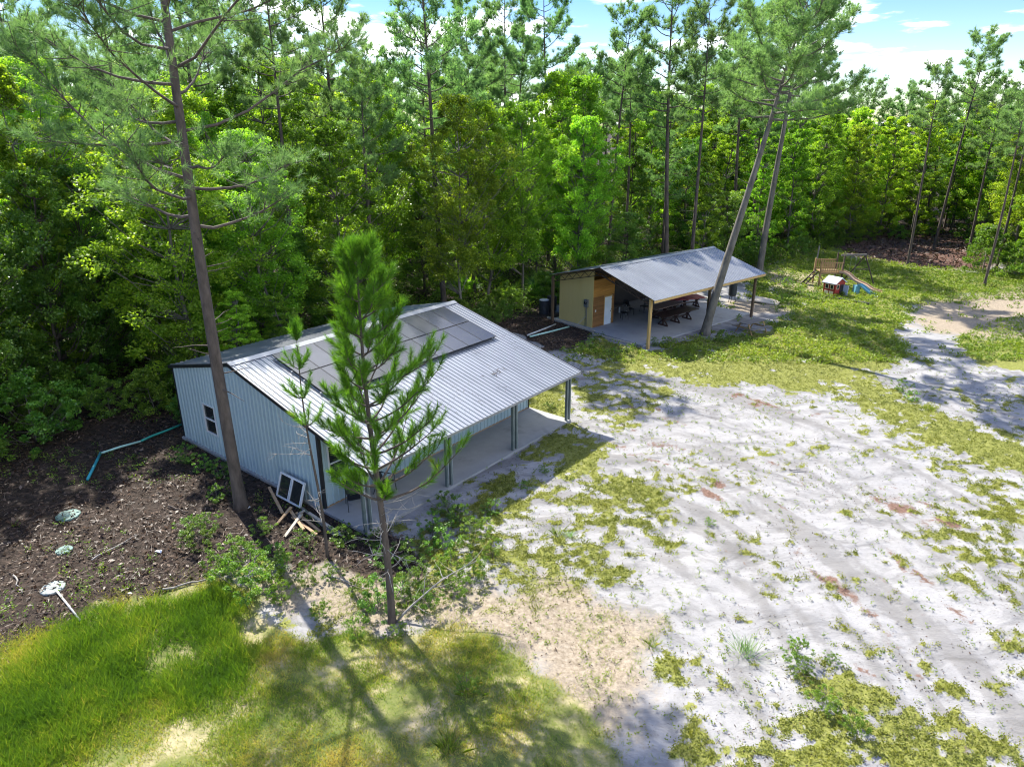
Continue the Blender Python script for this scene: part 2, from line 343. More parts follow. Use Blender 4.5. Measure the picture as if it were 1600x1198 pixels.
GREENS = [(0.95, 1.2, [(1120, 420), (1150, 395), (1230, 370), (1340, 380), (1340, 402), (1520, 425), (1700, 420), (1700, 468), (1520, 470), (1430, 478), (1400, 520), (1425, 560), (1340, 588), (1250, 596), (1130, 600), (1010, 582), (890, 548), (945, 528), (1010, 552), (1100, 530), (1200, 520), (1225, 490), (1190, 462)]),
          (0.80, 0.8, [(1150, 556), (1330, 570), (1440, 630), (1560, 685), (1700, 720), (1700, 790), (1500, 705), (1400, 665), (1300, 615), (1160, 592)]),
          (0.95, 0.6, [(1490, 530), (1560, 500), (1700, 480), (1700, 600), (1530, 572)]),
          (0.70, 0.5, [(640, 850), (720, 790), (800, 722), (895, 660), (965, 690), (945, 722), (870, 785), (790, 850), (730, 890), (660, 890)]),
          (0.62, 0.6, [(750, 850), (880, 770), (1000, 735), (1055, 790), (1070, 870), (1020, 925), (900, 930), (830, 935), (760, 910)]),
          (0.58, 0.6, [(1195, 990), (1290, 1050), (1400, 1078), (1500, 1125), (1620, 1140), (1750, 1300), (1000, 1300), (1060, 1180), (1180, 1110)]),
          (0.62, 0.5, [(870, 560), (1000, 560), (1060, 600), (1020, 660), (960, 680), (905, 640)]),
          (0.95, 0.4, [(822, 652), (838, 600), (880, 592), (892, 640), (880, 650)]),
          (0.53, 1.0, [(1380, 620), (1700, 700), (1700, 1000), (1560, 960), (1450, 800)]),
          (0.60, 0.6, [(600, 880), (740, 860), (800, 900), (760, 960), (640, 960)]),
          (0.66, 0.4, [(270, 800), (340, 790), (400, 830), (440, 860), (420, 930), (330, 905), (290, 860)])]
def zone(polys, soft, x, y, wob=0.0):
    r = np.zeros(x.shape)
    wv = wob*(fbm(x*0.7, y*0.7, 55, 4)-0.5)*2 if wob else 0
    for p in polys: r = np.maximum(r, sstep(-soft, soft, poly_sd(x, y, p)+wv))
    return r
GREENW = [(d, s, pxpoly(p)) for d, s, p in GREENS]
def green_density(x, y):
    g = np.full(x.shape, 0.34)
    for d, s, p in GREENW: g = np.maximum(g, 0.34+(d*0.95-0.34)*sstep(-s, s, poly_sd(x, y, p)))
    return g
def masks(x, y):
    forest = sstep(-0.8, 1.5, poly_sd(x, y, FOREST)+1.6*(fbm(x*0.4, y*0.4, 71, 3)-0.5))
    lit = np.maximum(zone(Z_LITTER, 0.45, x, y, 0.8), forest)
    mul = zone(Z_MULCH, 1.5, x, y, 1.5)
    lawn = zone(Z_LAWN, 0.5, x, y, 0.7)
    tan = zone(Z_TAN, 1.3, x, y, 1.7)
    g = green_density(x, y)
    n = 0.36*fbm(x*0.75, y*0.75, 5, 4)+0.36*fbm(x*2.1, y*2.1, 6, 3)+0.28*fbm(x*4.6, y*4.6, 7, 2)
    patch = np.clip((g - 0.5 + 1.9*(n-0.5))*6+0.22, 0, 1)*(1-lit)*(1-lawn)*(1-0.5*tan)*(1-mul)
    far = sstep(120, 220, np.hypot(x, y))
    return np.maximum(lit, far), mul, lawn, tan, patch
mk = masks(gxf, gyf)
gz = terrain(gxf, gyf) + 0.03*mk[4]
# tyre and drag marks in the loose sand
c_, s_ = cos(R(-64)), sin(R(-64))
uu, vv = gxf*c_+gyf*s_, -gxf*s_+gyf*c_
sandw = (1-mk[0])*(1-mk[2])*(1-mk[4])*(gxf > -2)*(gyf < 42)
tcx, tcy = gp(960, 1090)[:2]
def tracks(x, y):
    r = np.hypot(x-tcx, (y-tcy)*0.62); th = np.arctan2((y-tcy)*0.62, x-tcx)
    wb = 0.5*fbm(x*0.35, y*0.35, 91, 2)
    t = fbm(r*2.3+wb, th*2.2+5, 92, 3)
    bk = fbm(r*1.5+wb, th*4.5+9, 94, 4)*0.75+0.25*fbm(x*3, y*3, 95, 2)
    return t, bk*sstep(3.0, 7.0, r)*sstep(24, 15, r)
trk, brk = tracks(gxf, gyf)
gz += 0.11*sandw*(trk-0.5)
gz += 0.02*sandw*(fbm(vv*2.2+0.5*fbm(gxf*.3, gyf*.3, 8, 2)*6, uu*0.30, 31, 3)-0.5)
nx, ny = len(gx), len(gy); idx = np.arange(nx*ny).reshape(ny, nx)
GF = np.stack([idx[:-1, :-1], idx[:-1, 1:], idx[1:, 1:], idx[1:, :-1]], -1).reshape(-1, 4)
gme = np_mesh('ground', np.stack([gxf, gyf, gz], 1), GF, smooth=True)
for nm, a in zip(('litter', 'mulch', 'lawnm', 'tan', 'patch', 'track', 'barkm'), list(mk)+[trk, brk]):
    at = gme.attributes.new(nm, 'FLOAT', 'POINT'); at.data.foreach_set('value', a.astype(np.float32))
m, nd, lk, b = new_mat('ground')
tcn = nd.new('ShaderNodeTexCoord'); P0 = tcn.outputs['Object']
def attr(n): a = nd.new('ShaderNodeAttribute'); a.attribute_name = n; return a.outputs['Fac']
def mixc(f, a, bb):
    x = nd.new('ShaderNodeMix'); x.data_type = 'RGBA'; lk.new(f, x.inputs['Factor'])
    for s, k in ((a, 'A'), (bb, 'B')):
        if isinstance(s, tuple): x.inputs[k].default_value = (*s, 1)
        else: lk.new(s, x.inputs[k])
    return x.outputs['Result']
def mrange(f, a, bb, lo=0.0, hi=1.0):
    x = nd.new('ShaderNodeMapRange'); x.interpolation_type = 'SMOOTHSTEP'; lk.new(f, x.inputs[0])
    x.inputs['From Min'].default_value = a; x.inputs['From Max'].default_value = bb; x.inputs['To Min'].default_value = lo; x.inputs['To Max'].default_value = hi
    return x.outputs[0]
def madd(f, g, k):
    x = nd.new('ShaderNodeMath'); x.operation = 'MULTIPLY_ADD'; lk.new(f, x.inputs[0]); x.inputs[1].default_value = k; lk.new(g, x.inputs[2]); return x.outputs[0]
rotm = nd.new('ShaderNodeMapping'); rotm.inputs['Rotation'].default_value = (0, 0, R(64)); rotm.inputs['Scale'].default_value = (0.42, 1.0, 1)
warp = nd.new('ShaderNodeTexNoise'); warp.inputs['Scale'].default_value = 0.35; warp.inputs['Detail'].default_value = 3; lk.new(P0, warp.inputs['Vector'])
wadd = nd.new('ShaderNodeVectorMath'); wadd.operation = 'MULTIPLY_ADD'; lk.new(warp.outputs['Color'], wadd.inputs[0]); wadd.inputs[1].default_value = (2.6, 2.6, 0); lk.new(P0, wadd.inputs[2])
lk.new(wadd.outputs[0], rotm.inputs[0])
strk = noise_node(nd, lk, 1.5, 9, rotm.outputs[0], 0.66)
fine = noise_node(nd, lk, 9, 6, P0, 0.7)
mid = noise_node(nd, lk, 0.8, 6, P0, 0.65)
sand = ramp(nd, lk, strk, [(0.28, (0.105, 0.10, 0.095)), (0.39, (0.195, 0.19, 0.184)), (0.50, (0.265, 0.258, 0.25)), (0.62, (0.305, 0.298, 0.289))])
sand = mixc(mrange(fine, 0.56, 0.72), sand, (0.18, 0.168, 0.152))
barkn = nd.new('ShaderNodeMath'); barkn.operation = 'MULTIPLY'; lk.new(mrange(madd(fine, attr('barkm'), 0.34), 0.79, 0.87), barkn.inputs[0]); lk.new(mrange(mid, 0.44, 0.54), barkn.inputs[1])
sand = mixc(mrange(madd(fine, attr('track'), 0.25), 0.62, 0.82, 0.0, 0.62), sand, (0.15, 0.142, 0.132))
sand = mixc(barkn.outputs[0], sand, ramp(nd, lk, fine, [(0.35, (0.09, 0.05, 0.035)), (0.65, (0.19, 0.12, 0.09))]))
speck = noise_node(nd, lk, 22, 3, P0, 0.6)
sand = mixc(mrange(speck, 0.66, 0.72), sand, (0.16, 0.13, 0.10))
tanc = ramp(nd, lk, fine, [(0.3, (0.16, 0.125, 0.085)), (0.55, (0.29, 0.24, 0.175)), (0.75, (0.36, 0.31, 0.245))])
gcol = mixc(mrange(madd(fine, attr('tan'), 0.9), 0.6, 1.35), sand, tanc)
grn = ramp(nd, lk, fine, [(0.3, (0.085, 0.095, 0.022)), (0.55, (0.19, 0.20, 0.045)), (0.8, (0.32, 0.29, 0.12))])
gcol = mixc(mrange(madd(fine, attr('patch'), 1.6), 1.25, 1.6), gcol, grn)
lawn = ramp(nd, lk, mid, [(0.3, (0.06, 0.10, 0.02)), (0.5, (0.16, 0.17, 0.05)), (0.66, (0.40, 0.33, 0.20))])
gcol = mixc(mrange(madd(fine, attr('lawnm'), 0.5), 0.5, 0.95), gcol, lawn)
lit = ramp(nd, lk, noise_node(nd, lk, 6, 8, P0, 0.75), [(0.32, (0.012, 0.009, 0.007)), (0.5, (0.034, 0.025, 0.019)), (0.66, (0.085, 0.06, 0.046)), (0.8, (0.19, 0.145, 0.11))])
gcol = mixc(mrange(madd(fine, attr('litter'), 0.5), 0.5, 0.95), gcol, lit)
mulc = ramp(nd, lk, noise_node(nd, lk, 3, 8, P0, 0.75), [(0.35, (0.05, 0.025, 0.02)), (0.6, (0.15, 0.085, 0.065)), (0.8, (0.32, 0.24, 0.19))])
gcol = mixc(mrange(madd(fine, attr('mulch'), 0.5), 0.5, 0.95), gcol, mulc)
lk.new(gcol, b.inputs['Base Color']); b.inputs['Roughness'].default_value = 0.92; b.inputs['Specular IOR Level'].default_value = 0.15
bp1 = nd.new('ShaderNodeBump'); bp1.inputs['Strength'].default_value = 0.6; bp1.inputs['Distance'].default_value = 0.10; lk.new(strk, bp1.inputs['Height'])
bp2 = nd.new('ShaderNodeBump'); bp2.inputs['Strength'].default_value = 0.6; bp2.inputs['Distance'].default_value = 0.035; lk.new(fine, bp2.inputs['Height']); lk.new(bp1.outputs[0], bp2.inputs['Normal'])
lk.new(bp2.outputs[0], b.inputs['Normal'])
gme.materials.append(m)
ground = tag(link('ground', gme), 'white sandy clearing with weeds, lawn and forest floor', kind='structure')

# ------------------------------------------------------------------ barn
def rib_profile(w, n, rise, base=0.060, top=0.026):
    pts = [(0.0, 0.0)]
    for k in range(n):
        c = w*(k+0.5)/n
        pts += [(c-base/2, 0), (c-top/2, rise), (c+top/2, rise), (c+base/2, 0)]
    return pts+[(w, 0.0)]
def ribbed(name, mat, parent, prof, f):
    """f(t, h, s) -> point, s = 0 bottom, 1 top"""
    V, F = [], []
    for t, h in prof: V += [f(t, h, 0), f(t, h, 1)]
    for i in range(len(prof)-1): F.append((2*i, 2*i+2, 2*i+3, 2*i+1))
    return MB().add(V, F).build(name, mat, parent)
def roofz(y): return 4.48-0.262*(7.5-y) if y <= 7.5 else 4.48-0.228*(y-7.5)
barn = thing('metal_barn', (BP[0], BP[1], 0), BA, 'pale blue-grey ribbed metal barn with solar panels and an open porch', 'barn')
MB().box(-0.12, 12.1, -0.12, 12.25, -0.25, 0.10).build('slab', 'concrete', barn)
XL, XR, YW, YB = 0.0, 12.0, 2.3, 12.2
# near gable wall, window between 9.17 and 10.08
bnd = list(np.linspace(YW, 9.17, 8))+list(np.linspace(10.08, YB, 3)); WY0, WY1, WZ0, WZ1 = 9.17, 10.08, 0.93, 2.24
for y0, y1 in zip(bnd[:-1], bnd[1:]):
    pr = rib_profile(y1-y0, 4, 0.036, 0.09, 0.04)
    spans = [(lambda y: 0.10, lambda y: roofz(y)-0.07)]
    if abs(y0-WY0) < 0.01: spans = [(lambda y: 0.10, lambda y: WZ0), (lambda y: WZ1, lambda y: roofz(y)-0.07)]
    for lo, hi in spans:
        ribbed('wall_panel', 'wall_metal', barn, pr, lambda t, h, s, y0=y0, y1=y1, lo=lo, hi=hi: (XL-h, y1-t, (hi if s else lo)(y1-t)))
        ribbed('wall_panel', 'wall_metal', barn, pr, lambda t, h, s, y0=y0, lo=lo, hi=hi: (XR+h, y0+t, (hi if s else lo)(y0+t)))
fw = [0.0, 0.30, 1.22, 1.42, 2.34]+list(np.linspace(2.34, 12.0, 11))[1:]; FWZ0, FWZ1 = 1.02, 2.45
for x0, x1 in zip(fw[:-1], fw[1:]):
    w = x1-x0; pr = rib_profile(w, max(1, round(w/0.23)), 0.036, 0.09, 0.04)
    win = abs(x0-0.30) < 0.01 or abs(x0-1.42) < 0.01
    for z0, z1 in ([(0.16, FWZ0), (FWZ1, 3.05)] if win else [(0.16, 3.05)]):
        ribbed('wall_panel', 'wall_metal', barn, pr, lambda t, h, s, x0=x0, z0=z0, z1=z1: (x0+t, YW-h, z1 if s else z0))
for x0, x1 in zip(np.linspace(0, 12, 14)[:-1], np.linspace(0, 12, 14)[1:]):
    ribbed('wall_panel', 'wall_metal', barn, rib_profile(x1-x0, 4, 0.022), lambda t, h, s, x1=x1: (x1-t, YB+h, 3.32 if s else 0.10))
MB().box(0.03, 12, YW-0.012, YW+0.08, 0.10, 0.155).build('base_board', 'lumber', barn)
MB().box(0.14, 11.9, 2.6, 12.0, 0.102, 0.11).box(0.14, 0.16, 2.6, 12, 0.11, 2.9).build('inner_lining', 'black_trim', barn)
def window_unit(parent, name, along, x0, x1, z0, z1, face, out, split='v', lab=None):
    """window in a plane: along = 'x' (plane y=face) or 'y' (plane x=face); out = outward sign"""
    w = MB(); fr = 0.055
    def bx(mb, a0, a1, zz0, zz1, d0, d1):
        d0, d1 = sorted((face+out*d0, face+out*d1))
        return mb.box(a0, a1, d0, d1, zz0, zz1) if along == 'x' else mb.box(d0, d1, a0, a1, zz0, zz1)
    bx(w, x0, x0+fr, z0, z1, -0.05, 0.04); bx(w, x1-fr, x1, z0, z1, -0.05, 0.04); bx(w, x0+fr, x1-fr, z0, z0+fr, -0.05, 0.04); bx(w, x0+fr, x1-fr, z1-fr, z1, -0.05, 0.04)
    f = w.build(name, 'white_vinyl', parent)
    if split == 'h':
        zm = (z0+z1)/2; bx(MB(), x0+fr, x1-fr, zm-0.03, zm+0.03, -0.04, 0.03).build('meeting_rail', 'white_vinyl', f)
        panes = [(x0+fr, x1-fr, z0+fr, zm-0.03), (x0+fr, x1-fr, zm+0.03, z1-fr)]
    else:
        xm = (x0+x1)/2; bx(MB(), xm-0.03, xm+0.03, z0+fr, z1-fr, -0.04, 0.03).build('mullion', 'white_vinyl', f)
        panes = [(x0+fr, xm-0.03, z0+fr, z1-fr), (xm+0.03, x1-fr, z0+fr, z1-fr)]
    for a0, a1, b0, b1 in panes: bx(MB(), a0, a1, b0, b1, -0.02, -0.01).build('pane', 'glass_dark', f)
    return f
window_unit(barn, 'window', 'y', WY0, WY1, WZ0, WZ1, XL, -1, 'h')
window_unit(barn, 'window', 'y', WY0, WY1, WZ0, WZ1, XR, 1, 'h')
window_unit(barn, 'window', 'x', 0.30, 1.22, FWZ0, FWZ1, YW, -1, 'h')
window_unit(barn, 'window', 'x', 1.42, 2.34, FWZ0, FWZ1, YW, -1, 'h')
for x, y, w in ((-0.03, YW-0.03, 0.17), (12.03, YW-0.03, 0.12), (-0.03, YB+0.03, 0.07), (12.03, YB+0.03, 0.07)):
    s = -1 if x < 5 else 1
    x0, x1 = sorted((x, x-s*0.10)); y0, y1 = (y, y+w) if y < 5 else (y-w, y)
    MB().box(x0, x1, y0, y1, 0.10, roofz((y0+y1)/2)-0.13).build('corner_trim', 'black_trim', barn)
RX0, RX1, EF, EB = -0.06, 12.5, -0.36, 12.42
rx = np.linspace(RX0, RX1, 15)
pf = rib_profile(rx[1]-rx[0], 4, 0.030, 0.062, 0.022)
for x0 in rx[:-1]:
    ribbed('roof_panel', 'roof_metal', barn, pf, lambda t, h, s, x0=x0: (x0+t, (7.5 if s else EF)-h*0.25, roofz(7.5 if s else EF)+h))
    ribbed('roof_panel', 'roof_metal', barn, pf, lambda t, h, s, x0=x0: (x0+t, (EB if s else 7.5)+h*0.22, roofz(EB if s else 7.5)+h))
rc = MB()
rc.prism([(7.5-0.24, roofz(7.26)+0.036), (7.5, 4.48+0.055), (7.5+0.24, roofz(7.74)+0.036), (7.5+0.24, roofz(7.74)+0.024), (7.5, 4.515), (7.5-0.24, roofz(7.26)+0.024)], 'x', RX0-0.01, RX1+0.01)
rc.build('ridge_cap', 'roof_metal', barn)
for xa, xb in ((RX0-0.025, RX0-0.002), (RX1+0.002, RX1+0.025)):
    t = MB()
    t.prism([(EF, roofz(EF)-0.12), (7.5, 4.36), (7.5, 4.50), (EF, roofz(EF)+0.02)], 'x', xa, xb).prism([(7.5, 4.36), (EB, roofz(EB)-0.12), (EB, roofz(EB)+0.02), (7.5, 4.50)], 'x', xa, xb)
    t.build('rake_trim', 'black_trim', barn)
MB().box(RX0, RX1, EF+0.01, EF+0.03, roofz(EF)-0.11, roofz(EF)-0.012).build('eave_trim', 'roof_metal', barn)
for k in range(9):
    y = -0.2+k*0.95
    MB().box(0.0, 12.3, y, y+0.06, roofz(y)-0.13, roofz(y)-0.02).build('purlin', 'post_steel', barn) if y < 2.2 else None
for x in (0.02, 4.0, 8.0, 11.98):
    p = MB(); p.box(x-0.16, x-0.07, -0.05, 0.05, 0.1, roofz(0)-0.10).box(x+0.07, x+0.16, -0.05, 0.05, 0.1, roofz(0)-0.10).build('porch_post', 'post_steel', barn)
    q = barn.children[-1] if False else None
    MB().box(x-0.068, x-0.05, -0.045, 0.045, 0.1, roofz(0)-0.11).box(x+0.162, x+0.178, -0.045, 0.045, 0.1, roofz(0)-0.11).build('post_flange', 'post_edge', barn)
    MB().bar((x, 0.0, roofz(0)-0.17), (x, 2.27, roofz(2.3)-0.17), 0.06, 0.10).build('rafter', 'post_steel', barn)
# solar array: two rows of ten, raised on rails
n_roof = np.array([0, -0.262, 1.0]); n_roof /= np.linalg.norm(n_roof); d_roof = np.array([0, 1.0, 0.262]); d_roof /= np.linalg.norm(d_roof)
def rp(x, s, h): q = np.array([x, EF, roofz(EF)])+d_roof*s+n_roof*h; return tuple(q)
S0 = (3.72-EF)/d_roof[1]
for r in range(2):
    for s in (0.35, 1.35):
        ss = S0+r*1.77+s; MB().bar(rp(1.5, ss, 0.075), rp(11.36, ss, 0.075), 0.04, 0.05, up=n_roof).build('solar_rail', 'rail_metal', barn)
pw_, ph_ = 0.965, 1.73
fr = MB(); fr.box(0, pw_, 0, 0.02, 0, 0.038).box(0, pw_, ph_-0.02, ph_, 0, 0.038).box(0, 0.02, 0.02, ph_-0.02, 0, 0.038).box(pw_-0.02, pw_, 0.02, ph_-0.02, 0, 0.038)
fr_me = fr.mesh('solar_panel', 'solar_frame')
ce_me = MB().box(0.02, pw_-0.02, 0.02, ph_-0.02, 0.004, 0.034).mesh('cells', 'solar_cell')
tilt = math.atan(0.262)
for r in range(2):
    for k in range(10):
        o = link('solar_panel', fr_me, barn, rp(1.58+k*0.972, S0+r*1.77, 0.115), (tilt, 0, 0))
        link('cells', ce_me, o)
# stray twig litter lying on the roof
rngb = random.Random(3)
for (x0, s0, n) in ((8.5, 2.0, 9), (8.9, 2.1, 5)):
    mb = MB()
    for k in range(n):
        a = rngb.uniform(0, 6.3); xx, s1 = x0+rngb.uniform(-.5, .5), s0+rngb.uniform(-.12, .12)
        mb.tube([rp(xx, s1, 0.035), rp(xx+0.1*cos(a), s1+0.06*sin(a), 0.05), rp(xx+0.22*cos(a+.4), s1+0.13*sin(a+.4), 0.035)], [0.012, 0.01, 0.006], 5)
    tag(mb.build('twig_bunch', 'bark', None, (BP[0], BP[1], 0), (0, 0, BA)), 'dark twigs lying on the barn roof below the solar panels' if x0 < 8.7 else 'smaller tangle of twigs beside the larger one on the barn roof', 'twigs')

# ------------------------------------------------------------------ porch chairs
def patio_chair():
    c = thing('patio_chair', (0, 0, 0), 0, '', 'chair', 'black patio chairs on the barn porch')
    s = MB(); n = 6
    prof = [(-0.24, 0.44), (-0.05, 0.40), (0.12, 0.39), (0.22, 0.41)]
    V = [(x, y, z+dz) for dz in (0, -0.015) for (y, z) in prof for x in (-0.25, 0.25)]; m = len(prof)
    def sheet(prof, w, th):
        mb = MB(); k = len(prof)
        V = [(x, y+a*th, z+b*th) for (a, b) in ((0, 0), (0.4, -1)) for (y, z) in prof for x in (-w, w)]
        F = []
        for i in range(k-1):
            F += [(2*i, 2*i+1, 2*i+3, 2*i+2), (2*k+2*i+2, 2*k+2*i+3, 2*k+2*i+1, 2*k+2*i), (2*i, 2*i+2, 2*k+2*i+2, 2*k+2*i), (2*i+1, 2*k+2*i+1, 2*k+2*i+3, 2*i+3)]
        F += [(0, 2*k, 2*k+1, 1), (2*k-2, 2*k-1, 4*k-1, 4*k-2)]
        return mb.add(V, F)
    sheet([(-0.26, 0.45), (-0.1, 0.42), (0.1, 0.40), (0.22, 0.41)], 0.25, 0.02).build('seat', 'black_fabric', c)
    sheet([(0.22, 0.42), (0.30, 0.60), (0.37, 0.80), (0.43, 0.98)], 0.25, 0.02).build('backrest', 'black_fabric', c)
    for x in (-0.28, 0.28):
        MB().tube([(x, -0.30, 0.0), (x, -0.26, 0.30), (x, -0.25, 0.60)], 0.014, 6).build('leg', 'black_plastic', c)
        MB().tube([(x, 0.36, 0.0), (x, 0.26, 0.30), (x, 0.24, 0.42), (x*0.95, 0.33, 0.66), (x*0.93, 0.44, 1.0)], 0.014, 6).build('leg', 'black_plastic', c)
        MB().tube([(x, -0.25, 0.60), (x, -0.22, 0.65), (x, -0.05, 0.66), (x, 0.18, 0.65), (x, 0.33, 0.66)], 0.018, 6).build('armrest', 'black_plastic', c)
    return c
ch = patio_chair(); x, y, _ = bw(0.75, 1.55); ch.location = (x, y, 0.102); ch.rotation_euler = (0, 0, BA+R(-30)); ch['label'] = 'black patio chair nearest the gable corner, under the porch window'
c2 = copy_tree(ch); x, y, _ = bw(2.15, 1.5); c2.location = (x, y, 0.102); c2.rotation_euler = (0, 0, BA+R(20)); c2['label'] = 'black patio chair deeper in the porch, behind the corner post'

# ------------------------------------------------------------------ window unit and scrap by the gable wall
lw = thing('spare_window', (*bw(-0.50, 3.75)[:2], 0.10), BA, 'white framed sliding window leaning against the ribbed gable wall', 'window')
tmp = empty('frame_mount', (0, 0, 0)); bpy.data.objects.remove(tmp)
L, Hh, fr_ = 1.45, 0.92, 0.06; tl = R(20)
def lp(y, s, d): return (sin(tl)*s - cos(tl)*d, y, cos(tl)*s + sin(tl)*d)
def lbox(mb, y0, y1, s0, s1, d0, d1):
    V = [lp(y, s, d) for d in (d0, d1) for s in (s0, s1) for y in (y0, y1)]
    return mb.add(V, [(0, 2, 3, 1), (4, 5, 7, 6), (0, 1, 5, 4), (2, 6, 7, 3), (0, 4, 6, 2), (1, 3, 7, 5)])
f = MB(); h = L/2
lbox(f, -h, -h+fr_, 0, Hh, 0, 0.08); lbox(f, h-fr_, h, 0, Hh, 0, 0.08); lbox(f, -h+fr_, h-fr_, 0, fr_, 0, 0.08); lbox(f, -h+fr_, h-fr_, Hh-fr_, Hh, 0, 0.08)
f.build('frame', 'white_vinyl', lw)
lbox(lbox(MB(), -0.07, -0.02, fr_, Hh-fr_, 0.01, 0.07), 0.03, 0.07, fr_, Hh-fr_, 0.01, 0.06).build('mullion', 'white_vinyl', lw)
for y0, y1 in ((-h+fr_, -0.07), (0.07, h-fr_)): lbox(MB(), y0, y1, fr_, Hh-fr_, 0.03, 0.04).build('pane', 'glass_dark', lw)
def gtz(p): return tz(p[0], p[1])
BOARDS = [((-0.55, 4.9), (-1.15, 3.2), 0.32, 0.14, 'lumber', 'long board sloping below the leaning white window'),
          ((-0.5, 3.0), (-0.85, 0.7), 0.12, 0.11, 'grey_wood', 'grey weathered board lying along the porch slab edge'),
          ((-0.9, 3.0), (-1.6, 2.9), 0.35, 0.03, 'lumber', 'short stake propped steeply at the scrap pile'),
          ((-0.9, 2.4), (-1.9, 2.0), 0.30, 0.05, 'pale_wood', 'pale stick slanting out of the scrap lumber'),
          ((-0.8, 2.9), (-1.0, 1.3), 0.10, 0.08, 'lumber', 'orange-brown plank at the bottom of the scrap pile'),
          ((-1.1, 2.7), (-1.2, 1.2), 0.16, 0.09, 'lumber', 'orange-brown plank leaning outermost in the scrap pile'),
          ((-0.95, 3.0), (-1.35, 1.7), 0.22, 0.17, 'lumber', 'topmost orange-brown plank of the scrap pile'),
          ((-0.62, 2.4), (-0.75, 0.4), 0.20, 0.16, 'pale_wood', 'pale batten against the slab beside the scrap pile')]
for a, bb, z0, z1, mt, lab in BOARDS:
    p0, p1 = bw(*a), bw(*bb); g0, g1 = gtz(p0), gtz(p1)
    tag(MB().bar((p0[0], p0[1], g0+z0), (p1[0], p1[1], g1+z1), 0.10, 0.045).build('board', mt), lab, 'board', 'scrap lumber by the porch corner')
pts = [bw(-0.6+0.1*k, 0, 0) for k in range(2)]
arc = [(*bw(-0.95, 2.75-0.55*sin(pi*t)-0.15*t)[:2], 0.06+0.5*sin(pi*t*0.9)+tz(*bw(-0.95, 2.5)[:2])) for t in np.linspace(0, 1, 9)]
tag(MB().tube(arc, 0.028, 8).build('bent_pipe', 'dead_wood', smooth=True), 'grey pipe bent into a hoop over the scrap lumber', 'pipe')

# ------------------------------------------------------------------ pipes, lids and litter on the left
def onground(pts, lift): return [(p[0], p[1], tz(p[0], p[1])+lift) for p in pts]
tag(MB().tube(onground([gp(285, 668), gp(262, 677), gp(238, 686), gp(222, 694)], 0.16), 0.05, 8).build('drain_pipe', 'pvc_green', smooth=True), 'green drain pipe leaving the back corner of the barn', 'pipe')
tag(MB().tube(onground([gp(221, 694), gp(190, 704), gp(160, 715)], 0.14), 0.048, 8).build('drain_pipe', 'pvc_mint', smooth=True), 'mint green pipe between the barn pipe and the teal pipe', 'pipe')
tag(MB().tube(onground([gp(159, 714), gp(150, 734), gp(139, 758)], 0.13), 0.055, 8).build('drain_pipe', 'pvc_teal', smooth=True), 'teal pipe turning downhill on the leaf litter', 'pipe')
def disc(px, py, r, mt, lab, rr):
    p = gp(px, py); g = tz(p[0], p[1])
    t = thing('tank_lid', (p[0], p[1], g), rr, lab, 'lid')
    MB().lathe([(r*0.96, -0.12), (r, 0.0), (r*0.98, 0.035), (r*0.92, 0.05)], 28).build('rim', mt, t)
    MB().lathe([(r*0.30, 0.051), (r*0.30, 0.06), (r*0.27, 0.065)], 24).build('raised_centre', mt, t)
    for k in range(3):
        a = rr+k*2.1; MB().box(-0.05, 0.05, -0.015, 0.015, 0.051, 0.07).build('lug', mt, t, (r*0.75*cos(a), r*0.75*sin(a), 0), (0, 0, a))
    return t
disc(107, 807, 0.40, 'lid_green', 'green round tank lid farthest up the leaf litter', 0.3)
disc(100, 858, 0.26, 'lid_green', 'smallest green tank lid, half hidden in the leaf litter', 1.0)
disc(82, 916, 0.34, 'lid_pale', 'pale round lid at the end of the white pipe', 2.0)
a_, b_ = gp(88, 922), gp(125, 968)
tag(MB().tube([(a_[0], a_[1], tz(a_[0], a_[1])+0.09), (b_[0], b_[1], tz(b_[0], b_[1])+0.05)], 0.03, 8).build('vent_pipe', 'pvc_white', smooth=True), 'thin white pipe running from the pale lid to the lawn', 'pipe')
for k, (px, py, lab) in enumerate([(385, 792, 'white scrap of paper at the foot of the big pine'), (248, 860, 'white scrap on the leaf litter between lawn and barn')]):
    p = gp(px, py); g = tz(p[0], p[1]); mb = MB(); r = random.Random(k)
    V = [(0.16*cos(a)*r.uniform(.6, 1), 0.12*sin(a)*r.uniform(.6, 1), r.uniform(0.02, 0.10)) for a in np.linspace(0, 5.4, 7)]
    mb.add([(0, 0, 0.09)]+V+[(v[0], v[1], v[2]-0.02) for v in V], [(0, 1+i, 1+(i+1) % 7) for i in range(7)]+[(1+i, 8+i, 8+(i+1) % 7, 1+(i+1) % 7) for i in range(7)])
    tag(mb.build('paper_scrap', 'white_paint', None, (p[0], p[1], g)), lab, 'litter')

# ------------------------------------------------------------------ pavilion
pav = thing('pavilion', (PP[0], PP[1], 0), PA, 'open metal roofed pavilion with a cream shed room at its near end', 'pavilion')
MB().box(0.1, 12.1, 0.45, 8.75, -0.25, 0.09).build('slab', 'concrete_pale', pav)
PRZ, PRY = 4.42, 4.1
def prz(y): return PRZ-0.29*(PRY-y) if y <= PRY else PRZ-0.25*(y-PRY)
PX0, PX1, PEF, PEB = -0.15, 12.25, -0.4, 8.75
rx = np.linspace(PX0, PX1, 15); pf = rib_profile(rx[1]-rx[0], 4, 0.024, 0.06, 0.024)
for x0 in rx[:-1]:
    ribbed('roof_panel', 'roof_metal', pav, pf, lambda t, h, s, x0=x0: (x0+t, PRY if s else PEF, prz(PRY if s else PEF)+h))
    ribbed('roof_panel', 'roof_metal', pav, pf, lambda t, h, s, x0=x0: (x0+t, PEB if s else PRY, prz(PEB if s else PRY)+h))
